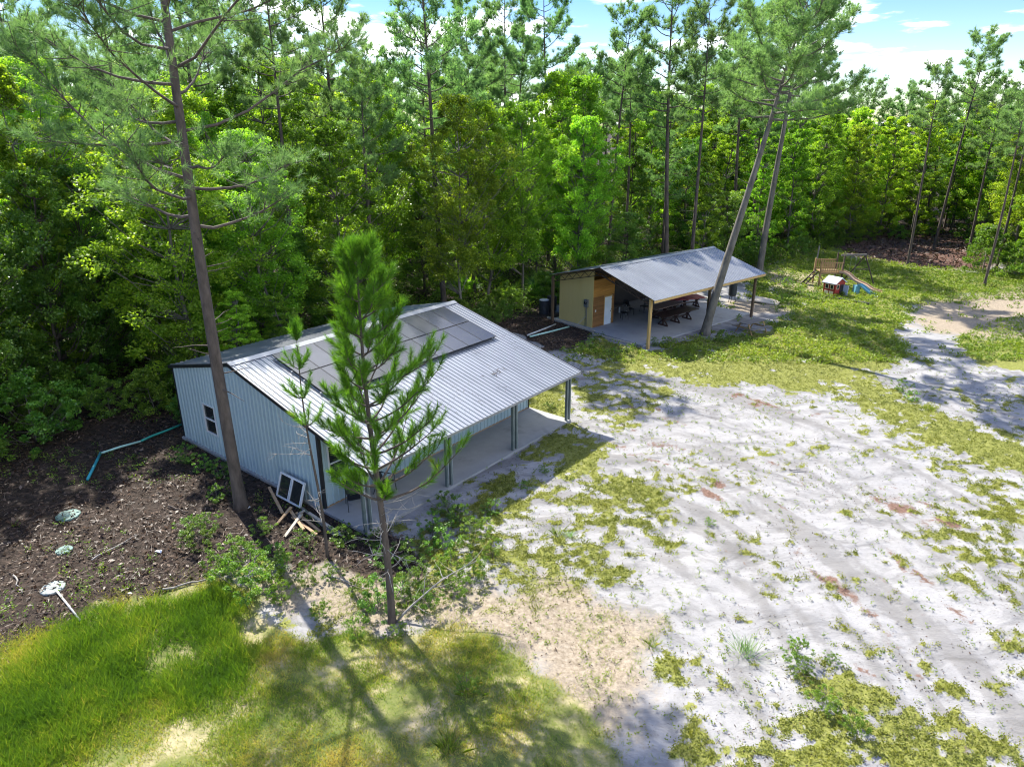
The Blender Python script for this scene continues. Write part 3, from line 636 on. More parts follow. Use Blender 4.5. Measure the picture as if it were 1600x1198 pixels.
MB().prism([(PRY-0.22, prz(PRY-0.22)+0.03), (PRY, PRZ+0.05), (PRY+0.22, prz(PRY+0.22)+0.03), (PRY+0.22, prz(PRY+0.22)+0.02), (PRY, PRZ+0.03), (PRY-0.22, prz(PRY-0.22)+0.02)], 'x', PX0-0.01, PX1+0.01).build('ridge_cap', 'roof_metal', pav)
MB().box(PX0, PX1, PEF+0.02, PEF+0.06, prz(PEF)-0.17, prz(PEF)-0.012).build('front_fascia', 'yellow_post', pav)
for k in range(9):
    y = PEF+0.35+k*1.03
    MB().box(PX0+0.02, PX1-0.02, y, y+0.05, prz(y)-0.10, prz(y)-0.015).build('purlin', 'brown_post', pav)
for x, mt in ((0.0, 'yellow_post'), (6.1, 'brown_post'), (11.6, 'brown_post')):
    MB().box(x-0.085, x-0.01, -0.07, 0.07, -0.2, prz(0)-0.11).box(x+0.01, x+0.085, -0.07, 0.07, -0.2, prz(0)-0.11).build('post', mt, pav)
    MB().box(x-0.08, x+0.08, 8.42, 8.58, -0.2, prz(8.5)-0.11).build('post', 'brown_post', pav)
    # steel truss following the roof slope
    for (ya, yb) in ((8.45, PRY), (0.0, PRY)):
        def ch_(t, off): y = ya+(yb-ya)*t; return (x, y, prz(y)-0.13-off)
        MB().bar(ch_(0, 0), ch_(1, 0), 0.06, 0.05).build('truss_chord', 'truss_steel', pav)
        MB().bar(ch_(0, 0.36), ch_(1, 0.36), 0.06, 0.05).build('truss_chord', 'truss_steel', pav)
        nw = 12
        for i in range(nw):
            a, c = (0.02, 0.34) if i % 2 == 0 else (0.34, 0.02)
            MB().bar(ch_(i/nw, a), ch_((i+1)/nw, c), 0.03, 0.03).build('truss_web', 'truss_steel', pav)
# shed room
SX0, SX1, SY0, SY1 = 0.58, 2.68, 5.25, 8.42
for y0, y1 in ((SY0, 6.45), (6.456, 7.5), (7.506, SY1)):
    MB().prism([(y0, 0.09), (y1, 0.09), (y1, prz(y1)-0.5), (y0, prz(y0)-0.5)], 'x', SX0, SX0+0.04).build('cream_panel', 'cream_panel', pav)
MB().prism([(SY0, prz(SY0)-0.499), (SY1, prz(SY1)-0.499), (SY1, prz(SY1)-0.14), (SY0, prz(SY0)-0.14)], 'x', SX0+0.02, SX0+0.045).build('gable_infill', 'cream_panel', pav)
z = 0.09; k = 0
DX0, DX1, DZ = 1.72, 2.40, 2.06
while z < 3.0:
    mt = 'brown_plank' if z < 2.1 else 'orange_plank'
    for a0, a1 in (((SX0+0.042, DX0-0.06), (DX1+0.06, SX1)) if z < DZ else ((SX0+0.042, SX1),)):
        MB().box(a0, a1, SY0-0.02-0.004*(k % 2), SY0+0.02, z, min(z+0.142, 3.02)).build('wall_plank', mt, pav)
    z += 0.148; k += 1
MB().box(SX0+0.042, SX1, SY0+0.021, SY0+0.06, 0.09, 3.3).build('wall_backing', 'orange_plank', pav)
MB().box(SX1-0.04, SX1, SY0+0.062, SY1, 0.09, 3.3).build('side_wall', 'orange_plank', pav)
MB().prism([(SY0, 3.02), (SY0, 3.3), (PRY-0.3, 3.35), (PRY-0.3, 3.28)], 'x', SX1-0.03, SX1-0.002).build('beam_panel', 'orange_plank', pav)
dr = MB().box(DX0, DX1, SY0-0.045, SY0-0.01, 0.10, DZ-0.04).build('door', 'white_paint', pav)
MB().lathe([(0.03, 0), (0.035, 0.02), (0.02, 0.03)], 10).build('door_knob', 'black_plastic', dr, (DX1-0.07, SY0-0.046, 1.0), (pi/2, 0, 0))
for zh in (0.35, 1.05, 1.75): MB().box(DX1-0.012, DX1+0.012, SY0-0.06, SY0-0.046, zh, zh+0.10).build('hinge', 'black_plastic', dr)
MB().box(DX0-0.058, DX0-0.002, SY0-0.05, SY0-0.026, 0.09, DZ+0.05).box(DX1+0.002, DX1+0.058, SY0-0.05, SY0-0.026, 0.09, DZ+0.05).box(DX0-0.002, DX1+0.002, SY0-0.05, SY0-0.026, DZ-0.035, DZ+0.05).build('door_frame', 'yellow_post', pav)
MB().box(SX0+0.2, SX0+0.3, SY0-0.06, SY0-0.03, 1.15, 1.3).build('light_switch', 'white_vinyl', pav)
mtb = MB().box(SX0-0.14, SX0-0.002, 5.62, 5.95, 1.45, 1.95).build('meter_box', 'meter_grey', pav)
MB().lathe([(0.10, 0), (0.10, 0.06), (0.07, 0.09)], 14).build('meter_dial', 'glass_dark', mtb, (SX0-0.142, 5.78, 1.75), (0, -pi/2, 0))
MB().tube([(SX0-0.06, 5.74, 0.0), (SX0-0.06, 5.74, 1.45)], 0.022, 8).build('conduit', 'meter_grey', pav)
MB().tube([(SX0-0.05, 5.86, 0.0), (SX0-0.05, 5.86, 1.45)], 0.014, 8).build('conduit', 'meter_grey', pav)
# back wall and far end wall of the open part
xb = SX1
while xb < 11.9:
    MB().box(xb+0.004, min(xb+0.3, 11.9), 8.44, 8.48, 0.09, prz(8.46)-0.14).build('back_plank', 'dark_plank', pav); xb += 0.3
yb = 5.6
while yb < 8.4:
    y1 = min(yb+0.28, 8.42); MB().prism([(yb+0.004, 0.09), (y1, 0.09), (y1, prz(y1)-0.16), (yb+0.004, prz(yb)-0.16)], 'x', 11.86, 11.9).build('end_plank', 'table_maroon', pav); yb += 0.28
for k, (xa, xb_) in enumerate(((0.3, 4.5), (-1.0, 0.28))):
    pass
tag(MB().bar(pw(0.2, 9.2, 0.06+0.02), pw(0.15, 4.6, 0.06), 0.14, 0.14).build('edging_timber', 'pale_wood'), 'pale timber lying along the foot of the cream wall', 'timber', 'timbers by the shed')
tag(MB().bar(pw(-0.25, 4.4, 0.05), pw(-0.1, 1.2, 0.05), 0.12, 0.10).build('edging_timber', 'pale_wood'), 'pale timber lying along the pavilion slab in the weeds', 'timber', 'timbers by the shed')
tag(MB().bar(pw(-0.1, 6.1, 0.15), pw(0.35, 5.65, 0.85), 0.05, 0.03).build('stake', 'pale_wood'), 'short pale stake leaning at the cream wall under the meter', 'stake')

# trestle tables, small table, chairs inside
def trestle_table(loc, rz, L, W, mt, lab):
    t = thing('trestle_table', loc, rz, lab, 'table', 'long trestle tables in the pavilion')
    nb = 4
    for k in range(nb):
        y0 = -W/2+k*W/nb; MB().box(-L/2, L/2, y0+0.004, y0+W/nb-0.004, 0.72, 0.765).build('top_plank', mt, t)
    for x in (-L*0.36, 0, L*0.36):
        m_ = MB().bar((x, -0.40, 0.04), (x, 0.40, 0.04), 0.09, 0.08).bar((x, -0.36, 0.68), (x, 0.36, 0.68), 0.09, 0.07)
        m_.bar((x, 0, 0.08), (x, 0, 0.66), 0.10, 0.12, up=(1, 0, 0)).bar((x, -0.36, 0.09), (x, -0.02, 0.45), 0.07, 0.06).bar((x, 0.36, 0.09), (x, 0.02, 0.45), 0.07, 0.06)
        m_.bar((x, -0.30, 0.64), (x, -0.02, 0.38), 0.065, 0.055).bar((x, 0.30, 0.64), (x, 0.02, 0.38), 0.065, 0.055)
        m_.build('trestle', 'table_black', t)
    MB().bar((-L*0.36, 0, 0.34), (L*0.36, 0, 0.34), 0.05, 0.09).build('stretcher', 'table_black', t)
    return t
trestle_table(pw(6.05, 2.5, 0.09), PA, 3.75, 1.15, 'table_black', 'black trestle table nearest the pavilion front')
trestle_table(pw(7.0, 4.15, 0.09), PA, 3.2, 1.0, 'table_brown', 'brown topped trestle table in the middle of the pavilion')
trestle_table(pw(9.9, 4.6, 0.09), PA-0.35, 3.0, 1.2, 'table_maroon', 'maroon topped trestle table by the far end of the pavilion')
st = thing('side_table', pw(4.3, 6.4, 0.09), PA, 'small pale topped table beside the shed door', 'table')
MB().box(-0.85, 0.85, -0.4, 0.4, 0.71, 0.75).build('table_top', 'grey_wood', st)
for x in (-0.75, 0.75):
    for y in (-0.32, 0.32): MB().box(x-0.035, x+0.035, y-0.035, y+0.035, 0, 0.71).build('leg', 'white_paint', st)
def dining_chair(loc, rz, lab):
    t = thing('dining_chair', loc, rz, lab, 'chair', 'dark chairs in the pavilion')
    MB().box(-0.22, 0.22, -0.22, 0.22, 0.43, 0.47).build('seat', 'black_plastic', t)
    MB().box(-0.21, 0.21, 0.19, 0.215, 0.62, 0.95).build('backrest', 'black_plastic', t)
    for x in (-0.2, 0.2):
        MB().tube([(x, -0.24, 0), (x, -0.2, 0.44)], 0.017, 6).build('leg', 'black_plastic', t)
        MB().tube([(x, 0.26, 0), (x, 0.2, 0.44), (x, 0.205, 0.95)], 0.017, 6).build('leg', 'black_plastic', t)
    return t
dining_chair(pw(4.0, 5.35, 0.09), PA+2.6, 'dark chair by the white legged table near the shed door')
dining_chair(pw(5.2, 5.9, 0.09), PA+1.2, 'dark chair at the right end of the white legged table')
dining_chair(pw(5.7, 6.6, 0.09), PA+2.0, 'dark chair standing by the pavilion back wall')
dining_chair(pw(6.6, 5.7, 0.09), PA+2.9, 'dark chair between brown table and the back wall')

# ------------------------------------------------------------------ things around the pavilion
def drum(loc, lab, mt_lid='drum_lid', h=0.9, r=0.30):
    t = thing('steel_drum', loc, 0, lab, 'drum', 'drums at the forest edge')
    MB().lathe([(r*0.96, 0), (r, 0.02), (r, 0.28*h), (r*1.035, 0.31*h), (r, 0.34*h), (r, 0.62*h), (r*1.035, 0.65*h), (r, 0.68*h), (r, h-0.02), (r*0.97, h)], 20).build('barrel', 'drum_dark', t, smooth=False)
    MB().lathe([(r*0.98, h+0.001), (r*1.0, h+0.02), (r*0.9, h+0.035), (r*0.88, h+0.02)], 20).build('lid', mt_lid, t)
    return t
q = gp(850, 489); drum((q[0], q[1], tz(q[0], q[1])), 'black drum with pale lid in front of the other drum, left of the shed', h=1.0, r=0.36)
q2 = gp(862, 484); drum((q2[0], q2[1]+0.1, tz(q2[0], q2[1])), 'black drum close against the shed corner', 'drum_dark', h=1.05, r=0.36)
for (a, bb, mt, lab) in (((824, 527), (868, 508), 'pvc_white', 'white pipe lying in the litter between barn and shed'), ((828, 529), (889, 512), 'pvc_mint', 'mint and white pipe lying nearest the barn roof corner')):
    A, B = gp(*a), gp(*bb); tag(MB().tube([(A[0], A[1], tz(A[0], A[1])+0.12), ((A[0]+B[0])/2, (A[1]+B[1])/2, tz((A[0]+B[0])/2, (A[1]+B[1])/2)+0.10), (B[0], B[1], tz(B[0], B[1])+0.08)], 0.06, 8).build('loose_pipe', mt, smooth=True), lab, 'pipe')
def picnic_table(loc, rz, lab):
    t = thing('picnic_table', loc, rz, lab, 'picnic table')
    for k in range(5): MB().box(-0.95, 0.95, -0.37+k*0.15, -0.37+k*0.15+0.14, 0.72, 0.76).build('top_plank', 'grey_wood', t)
    for s in (-1, 1):
        for k in range(2): MB().box(-0.95, 0.95, s*0.72-0.14+k*0.145, s*0.72-0.005+k*0.145, 0.42, 0.46).build('bench_plank', 'grey_wood', t)
        MB().bar((s*0.7, -0.78, 0.39), (s*0.7, 0.78, 0.39), 0.045, 0.09).build('bench_support', 'play_wood', t)
        for y in (-1, 1): MB().bar((s*0.745, y*0.30, 0.71), (s*0.745, y*0.66, 0.0), 0.045, 0.09, up=(1, 0, 0)).build('leg', 'play_wood', t)
        MB().bar((s*0.7, -0.36, 0.69), (s*0.7, 0.36, 0.69), 0.045, 0.06).build('cleat', 'play_wood', t)
    return t
q = np.array(pw(8.25, -2.05)); picnic_table((q[0], q[1], tz(q[0], q[1])), PA-0.12, 'weathered grey wooden picnic table outside the pavilion corner')
q = gp(1143, 472); t = thing('smoker_barrel', (q[0], q[1], tz(q[0], q[1])), 0, 'dark upright barrel with pale lid beyond the pavilion', 'barrel')
MB().lathe([(0.26, 0.55), (0.30, 0.60), (0.30, 1.55), (0.27, 1.62)], 18).build('barrel', 'drum_dark', t)
MB().lathe([(0.31, 1.621), (0.32, 1.66), (0.25, 1.74), (0.06, 1.78)], 18).build('lid', 'drum_lid', t)
for k in range(3): MB().tube([(0.2*cos(k*2.1), 0.2*sin(k*2.1), 0.58), (0.3*cos(k*2.1), 0.3*sin(k*2.1), 0)], 0.03, 6).build('leg', 'drum_dark', t)
A = gp(1196, 473)
sl = thing('broken_slab', (A[0], A[1], tz(A[0], A[1])+0.02), R(-28), 'pale broken board slab tilted in the weeds past the pavilion', 'slab')
MB().prism([(-0.95, -0.42), (0.9, -0.5), (1.05, 0.1), (0.6, 0.42), (-0.8, 0.5), (-1.0, 0.2)], 'z', 0.10, 0.19).build('slab_sheet', 'pale_wood', sl, rot=(R(10), R(4), 0))
MB().box(-0.7, -0.55, -0.35, 0.35, 0.0, 0.12).build('batten', 'grey_wood', sl)

# ------------------------------------------------------------------ play set and toys
def at(px, py, Y=None):
    if Y is None: return gp(px, py)
    r_ = ray(px, py); return np.array([0, 0, CAM_H])+r_*(Y/r_[1])
ps0 = gp(1292, 446)
PZ = tz(ps0[0], ps0[1])
ps = thing('play_set', (ps0[0], ps0[1], PZ), R(-3), 'wooden play set with railed tower, tan slide and swing beam', 'play set')
# local: x right, y away ; tower 1.9 x 1.5 m, deck at 1.25
TX0, TX1, TY0, TY1, DK = -0.95, 0.85, -0.6, 0.8, 1.25
for x in (TX0, TX1):
    for y in (TY0, TY1):
        top = 2.65 if x == TX1 else 2.15
        MB().box(x-0.055, x+0.055, y-0.055, y+0.055, -0.1, top).build('tower_post', 'play_dark' if x == TX1 else 'play_wood', ps)
for k in range(9):
    y = TY0+0.06+k*0.148; MB().box(TX0+0.056, TX1-0.056, y, y+0.135, DK-0.04, DK).build('deck_board', 'play_wood', ps)
MB().box(TX0, TX1, TY0-0.09, TY0-0.056, DK-0.16, DK-0.02).build('deck_rim', 'play_wood', ps)
for z in (DK+0.10, DK+0.78): MB().box(TX0, TX1, TY0-0.085, TY0-0.056, z-0.04, z+0.04).build('rail', 'play_wood', ps); MB().box(TX0, TX1, TY1+0.056, TY1+0.085, z-0.04, z+0.04).build('rail', 'play_wood', ps)
for k in range(9):
    x = TX0+0.14+k*0.188; MB().box(x-0.035, x+0.035, TY0-0.108, TY0-0.086, DK+0.02, DK+0.84).build('baluster', 'play_wood', ps); MB().box(x-0.035, x+0.035, TY1+0.086, TY1+0.108, DK+0.02, DK+0.84).build('baluster', 'play_wood', ps)
for y in (-0.35, 0.35): MB().bar((TX0-0.06, y, DK), (TX0-1.1, y, 0.0), 0.05, 0.10).build('ladder_side', 'play_dark', ps)
for k in range(5): t_ = (k+0.5)/5; MB().bar((TX0-0.06-1.04*t_, -0.35, DK*(1-t_)), (TX0-0.06-1.04*t_, 0.35, DK*(1-t_)), 0.09, 0.04).build('rung', 'play_dark', ps)
MB().bar((TX0, TY0-0.03, 0.9), (TX0+0.7, TY0-0.03, 0.0), 0.06, 0.08).bar((TX0-0.06, TY0, 0.9), (TX0-0.06, TY0-0.8, 0.0), 0.06, 0.08).build('brace', 'play_wood', ps)
MB().bar((TX1, 0.1, 2.55), (TX1+2.2, 0.35, 2.55), 0.10, 0.14).build('swing_beam', 'grey_wood', ps)
for p in ((TX1+2.95, -0.35, 0), (TX1+1.0, 1.5, 0)): MB().bar((TX1+2.1, 0.34, 2.48), p, 0.09, 0.09).build('swing_leg', 'play_dark', ps)
MB().bar((TX1+2.48, 0.03, 1.38), (TX1+1.55, 0.92, 1.2), 0.05, 0.08).build('cross_brace', 'play_dark', ps)
MB().bar((TX1+0.9, 0.2, 2.46), (TX1+0.9, 0.2, 0.5), 0.015, 0.015).bar((TX1+1.35, 0.25, 2.46), (TX1+1.35, 0.25, 0.5), 0.015, 0.015).build('swing_chain', 'meter_grey', ps)
MB().box(TX1+0.86, TX1+1.4, 0.12, 0.34, 0.46, 0.50).build('swing_seat', 'black_plastic', ps)
# wavy slide going right and towards the camera
sp = [(0, 1.27), (0.25, 1.27), (0.6, 1.12), (0.95, 0.80), (1.35, 0.62), (1.75, 0.48), (2.15, 0.22), (2.5, 0.13), (2.75, 0.12)]
sd = np.array([0.70, -0.71]); sn = np.array([0.71, 0.70]); so = np.array([TX1-0.15, TY0-0.05])
def slide(parent, prof, o, d, nrm, w, hw, mt, th=0.04):
    V = []
    sec = [(-w, hw), (-w, 0), (w, 0), (w, hw), (w+th, hw), (w+th, -th), (-w-th, -th), (-w-th, hw)]
    for s_, z_ in prof:
        for a_, c_ in sec: q_ = o+d*s_+nrm*a_; V.append((q_[0], q_[1], z_+c_))
    n_ = len(sec); F = [(i*n_+k, i*n_+(k+1) % n_, (i+1)*n_+(k+1) % n_, (i+1)*n_+k) for i in range(len(prof)-1) for k in range(n_)]
    F += [tuple(range(n_-1, -1, -1)), tuple((len(prof)-1)*n_+k for k in range(n_))]
    return MB().add(V, F).build('slide', mt, parent)
slide(ps, [(a*1.28, c) for a, c in sp], so, sd, sn, 0.27, 0.12, 'slide_tan')
q_ = so+sd*1.5; MB().bar((q_[0], q_[1], 0.72), (q_[0]+0.1, q_[1]-0.05, 0), 0.06, 0.06).build('slide_support', 'play_dark', ps)

q = gp(1301, 461); ph = thing('playhouse', (q[0], q[1], tz(q[0], q[1])), R(-22), 'small red toy playhouse with a grey roof and cream windows', 'playhouse')
W2, D2, HW = 0.62, 0.52, 1.02
MB().prism([(-W2, 0), (W2, 0), (W2, HW), (0, HW+0.34), (-W2, HW)], 'y', -D2, -D2+0.05).prism([(-W2, 0), (W2, 0), (W2, HW), (0, HW+0.34), (-W2, HW)], 'y', D2-0.05, D2).box(-W2, -W2+0.05, -D2+0.05, D2-0.05, 0, HW).box(W2-0.05, W2, -D2+0.05, D2-0.05, 0, HW).build('walls', 'toy_red', ph, rot=(0, 0, R(55)))
rf = MB()
for s in (-1, 1): rf.prism([(0, HW+0.42), (s*(W2+0.12), HW-0.02), (s*(W2+0.12), HW-0.08), (0, HW+0.345)], 'y', -D2-0.1, D2+0.1)
rf.build('roof', 'toy_roof', ph, rot=(0, 0, R(55)))
hw = ph.children[0]
for yc in (-0.22, 0.22):
    wd = MB().box(-W2-0.03, -W2-0.002, yc-0.15, yc+0.15, 0.50, 0.88).build('window', 'toy_cream', hw)
    MB().box(-W2-0.035, -W2-0.031, yc-0.11, yc+0.11, 0.54, 0.84).build('pane', 'glass_dark', wd)
    MB().box(-W2-0.03, -W2-0.002, yc-0.17, yc+0.17, 0.10, 0.36).build('lower_panel', 'toy_cream', hw)
wd = MB().box(-0.48, -0.16, -D2-0.03, -D2-0.002, 0.52, 0.90).build('window', 'toy_cream', hw)
MB().box(-0.44, -0.20, -D2-0.035, -D2-0.031, 0.56, 0.86).build('pane', 'glass_dark', wd)
MB().box(0.0, 0.42, -D2-0.03, -D2-0.002, 0.0, 0.85).build('doorway', 'black_plastic', hw)
MB().box(0.42, 0.46, -D2-0.45, -D2-0.03, 0.02, 0.80).build('door', 'toy_roof', hw)
q = gp(1352, 462); tsd = thing('toddler_slide', (q[0], q[1], tz(q[0], q[1])), 0, 'small blue toddler slide beside the tan slide', 'slide')
slide(tsd, [(0, 0.75), (0.2, 0.74), (0.7, 0.42), (1.15, 0.14), (1.4, 0.08)], np.array([-0.45, 0.45]), sd, sn, 0.24, 0.10, 'toy_blue')
MB().box(-0.75, -0.40, 0.25, 0.75, 0, 0.70).build('ladder_block', 'toy_blue', tsd)
MB().box(-0.3, 0.3, -0.12, 0.12, 0.0, 0.05).build('end_foot', 'white_vinyl', tsd, loc=(0.58, -0.58, 0), rot=(0, 0, R(45)))
a_, b_ = gp(1291, 466), gp(1362, 478)
tag(MB().bar((a_[0], a_[1], tz(a_[0], a_[1])+0.05), (b_[0], b_[1], tz(b_[0], b_[1])+0.05), 0.30, 0.20).build('border_timber', 'black_plastic'), 'long black border timber in front of the playhouse', 'timber')
p1_ = gp(1272, 428); tag(MB().tube([(p1_[0], p1_[1], -0.2), (p1_[0]+0.1, p1_[1], 2.6)], 0.07, 8).build('fence_post', 'grey_wood'), 'weathered upright post left of the play set tower', 'post')
# ------------------------------------------------------------------ sticks on the ground
STK = [((503, 893), (572, 920), 0.035, 'pale stick lying left of the young pine'), ((255, 920), (325, 902), 0.035, 'dead branch along the top edge of the lawn'), ((140, 875), (215, 835), 0.03, 'pale dead branch across the leaf litter'), ((265, 792), (293, 800), 0.04, 'short dark branch between litter lids and big pine'), ((380, 855), (410, 860), 0.03, 'short pale stick below the big pine'), ((20, 900), (34, 925), 0.03, 'curved pale stick at the left picture edge'), ((1232, 735), (1262, 738), 0.035, 'stick lying on the white sand right of the clearing')]
for k, (a, bb, r_, lab) in enumerate(STK):
    A, B = gp(*a), gp(*bb); rr = random.Random(k); pts = []
    for t_ in np.linspace(0, 1, 6):
        P_ = A+(B-A)*t_; x, y = P_[0]+rr.uniform(-.05, .05), P_[1]+rr.uniform(-.05, .05); pts.append((x, y, tz(x, y)+0.03+r_))
    tag(MB().tube(pts, list(np.linspace(r_, r_*0.4, 6)), 6).build('stick', 'dead_wood' if 'dark' not in lab else 'bark'), lab, 'stick', 'fallen sticks')

# ================================================================== vegetation
def unit(v): return v/(np.linalg.norm(v, axis=-1, keepdims=True)+1e-9)
def leaf_quads(C, l, w, g, up=0.7, d=None):
    """rhombic leaves centred on C; l, w arrays; normals lean upwards"""
    n = len(C); N = unit(g.normal(size=(n, 3))+np.array([0, 0, up*2.0]))
    if d is None: d = g.normal(size=(n, 3))
    D = unit(d-N*np.sum(d*N, 1, keepdims=True)); S = np.cross(N, D)
    l = np.broadcast_to(np.asarray(l, float), n)[:, None]; w = np.broadcast_to(np.asarray(w, float), n)[:, None]
    droop = N*l*0.12
    V = np.stack([C-D*l/2-droop, C+S*w/2+D*l*0.05, C+D*l/2-droop, C-S*w/2+D*l*0.05], 1).reshape(-1, 3)
    return V, np.arange(n*4).reshape(n, 4)
def needle_tris(B, D, L, w, g):
    n = len(B); S = unit(np.cross(D, g.normal(size=(n, 3))))
    L = np.broadcast_to(np.asarray(L, float), n)[:, None]; w = np.broadcast_to(np.asarray(w, float), n)[:, None]
    V = np.stack([B-S*w/2, B+S*w/2, B+D*L], 1).reshape(-1, 3)
    return V, np.arange(n*3).reshape(n, 3)
def curve(p0, d0, L, bend, n, g, wob=0.06):
    """wandering branch: start, direction, length, bend vector added along the way"""
    pts = [np.array(p0, float)]; d = unit(np.array(d0, float))
    for k in range(n):
        d = unit(d+np.array(bend)/n+g.normal(size=3)*wob); pts.append(pts[-1]+d*L/n)
    return pts

def broadleaf_meshes(seed, H, Rr, base, nclump, per, ll, mat, bark='bark_grey', tr=0.11, flat=0.72, shape='egg'):
    g = np.random.default_rng(seed); tb = MB()
    stems = 1
    paths = []
    for s in range(stems):
        a = g.uniform(0, 6.28); p = [np.array([0.12*s*cos(a), 0.12*s*sin(a), -0.25])]; off = np.zeros(2)
        for k in range(1, 10):
            off = off+g.normal(size=2)*H*0.012+(np.array([cos(a), sin(a)])*0.10 if s else 0)
            p.append(np.array([p[0][0]+off[0], p[0][1]+off[1], H*0.94*k/9]))
        paths.append(p); tb.tube(p, [tr*(1.25 if k == 0 else 1-0.09*k)*(0.8 if s else 1) for k in range(10)], 7)
    C, Rc, cr = [], [], []
    for i in range(nclump):
        t = g.random()**0.85; z = base+(H-base)*t
        prof = {'egg': sin(pi*min(1, 0.12+0.88*(t*0.62+0.30)))**0.8 if t < 0.8 else (1-t)*2.6+0.32, 'round': max(0.2, sin(pi*(0.1+0.82*t))**0.6), 'low': max(0.25, cos(pi/2*t)**0.7)}[shape]
        a = g.uniform(0, 6.28); lobe = 0.50+1.0*float(vnoise(np.array([a*1.3+seed*7.1]), np.array([z*0.55+seed*3.3]), seed)[0]); r = Rr*prof*lobe*math.sqrt(g.uniform(0.08, 1.0))
        p = paths[g.integers(stems)]; k = min(9, max(0, int(z/(H*0.94)*9))); ax = p[k]
        c = np.array([ax[0]+r*cos(a), ax[1]+r*sin(a), z]); C.append(c); Rc.append(g.uniform(0.26, 0.68)*Rr/3.0*(1.1-0.3*t)); cr.append(g.random())
        if i % 2 == 0:
            zb = max(base*0.5, z-r*g.uniform(0.5, 1.0)); kb = min(8, max(0, int(zb/(H*0.94)*9))); ab = p[kb]+(p[kb+1]-p[kb])*0.5
            mid = (ab+c)/2+np.array([0, 0, -0.12*r])+g.normal(size=3)*0.08; tb.tube([ab, mid, c], [tr*0.34, tr*0.2, 0.012], 5, cap=False)
    C, Rc, cr = np.array(C), np.array(Rc), np.array(cr); n = nclump*per; ci = np.repeat(np.arange(nclump), per)
    q = unit(g.normal(size=(n, 3)))*(g.random((n, 1))**0.45); q[:, 2] *= flat
    P = C[ci]+q*Rc[ci][:, None]
    s = g.uniform(0.7, 1.25, n)
    V, F = leaf_quads(P, ll*s, ll*0.56*s, g, 0.55)
    rnd = np.clip(0.45*cr[ci]+0.55*g.random(n)**1.2, 0, 1)
    return tb.mesh('trunk', bark, True), np_mesh('crown', V, F, rnd, mat)

def tufts(B, D, nn, L, w, g, cone=1.1, shoot=0.0):
    """needle tufts at B pointing along D"""
    m = len(B); i = np.repeat(np.arange(m), nn); n = len(i)
    t = g.random(n)
    d = unit(D[i]*1.0+g.normal(size=(n, 3))*cone*0.75+np.array([0, 0, 0.10]))
    P = B[i]+D[i]*(t[:, None]-0.5)*shoot
    V, F = needle_tris(P, d, L*g.uniform(0.75, 1.15, n), w, g)
    return V, F, i
def pine_meshes(seed, H, cb, Rr, nlimb, ntuft, nn, L, w, mat='needle', bark='bark', tr=0.17, lean=(0, 0), ns=9, top=0.45, dead=5, shoot=0.12, flat=False):
    g = np.random.default_rng(seed); tb = MB(); db = MB()
    def axis(z): t = max(0.0, z/H); return np.array([lean[0]*t**1.15+0.10*sin(t*5+seed), lean[1]*t**1.15+0.10*cos(t*4+seed), z])
    pts = [axis(z)+np.array([0, 0, 0]) for z in [-0.3, 0.3]+list(np.linspace(1.2, H-0.4, 12))]
    tb.tube(pts, [tr*1.75, tr*1.18]+[tr*(1-0.86*(k/11)**1.25) for k in range(12)], ns)
    B, D, tr_ = [], [], []
    for i in range(nlimb):
        t = (i+g.random())/nlimb; z = cb+(H-cb)*t*0.985
        shp = sin(pi*(0.22+0.70*t))**0.75 if not flat else sin(pi*(0.30+0.62*t))**0.6
        ln = Rr*shp*g.uniform(0.6, 1.12); az = i*2.4+g.uniform(-.5, .5)
        rise = 0.10+0.75*t+g.uniform(-.15, .15)
        lp_ = curve(axis(z), (cos(az), sin(az), rise*0.6-0.15), ln, (0, 0, 0.55+0.3*t), 6, g, 0.10)
        r0 = tr*0.30*(1-0.6*t); tb.tube(lp_, list(np.linspace(r0, 0.012, 7)), 5, cap=False)
        k = max(3, int(ntuft*ln/Rr)); cl = g.random()
        for j in range(k):
            s = (0.16 if flat else 0.30)+(0.84 if flat else 0.70)*math.sqrt(g.random()); f = s*6; a0 = min(5, int(f)); base = lp_[a0]+(lp_[a0+1]-lp_[a0])*(f-a0)
            dl = unit(lp_[a0+1]-lp_[a0]); side = unit(g.normal(size=3)*np.array([1, 1, 0.5])+dl*0.7+np.array([0, 0, 0.45]))
            off = g.uniform(0.15, 0.95)*(1.15-0.5*s)*Rr/4.2
            tip = base+side*off
            if j % 3 == 0: tb.tube([base, (base+tip)/2+np.array([0, 0, -0.03]), tip], [0.016, 0.011, 0.006], 4, cap=False)
            B.append(tip); D.append(unit(side+np.array([0, 0, 0.45])+g.normal(size=3)*0.2)); tr_.append(cl*0.5+0.5*g.random())
    for i in range(dead):
        z = cb*g.uniform(0.45, 1.0); az = g.uniform(0, 6.28); ln = g.uniform(0.4, 1.5)
        tb.tube(curve(axis(z), (cos(az), sin(az), 0.1), ln, (0, 0, 0.15), 4, g, 0.16), [0.028, 0.022, 0.016, 0.011, 0.006], 5, cap=False)
    V, F, i = tufts(np.array(B), np.array(D), nn, L, w, g, 1.15, shoot)
    rnd = np.clip(0.5*np.array(tr_)[i]+0.5*g.random(len(i)), 0, 1)
    return tb.mesh('trunk', bark, True), np_mesh('crown', V, F, rnd, mat), None

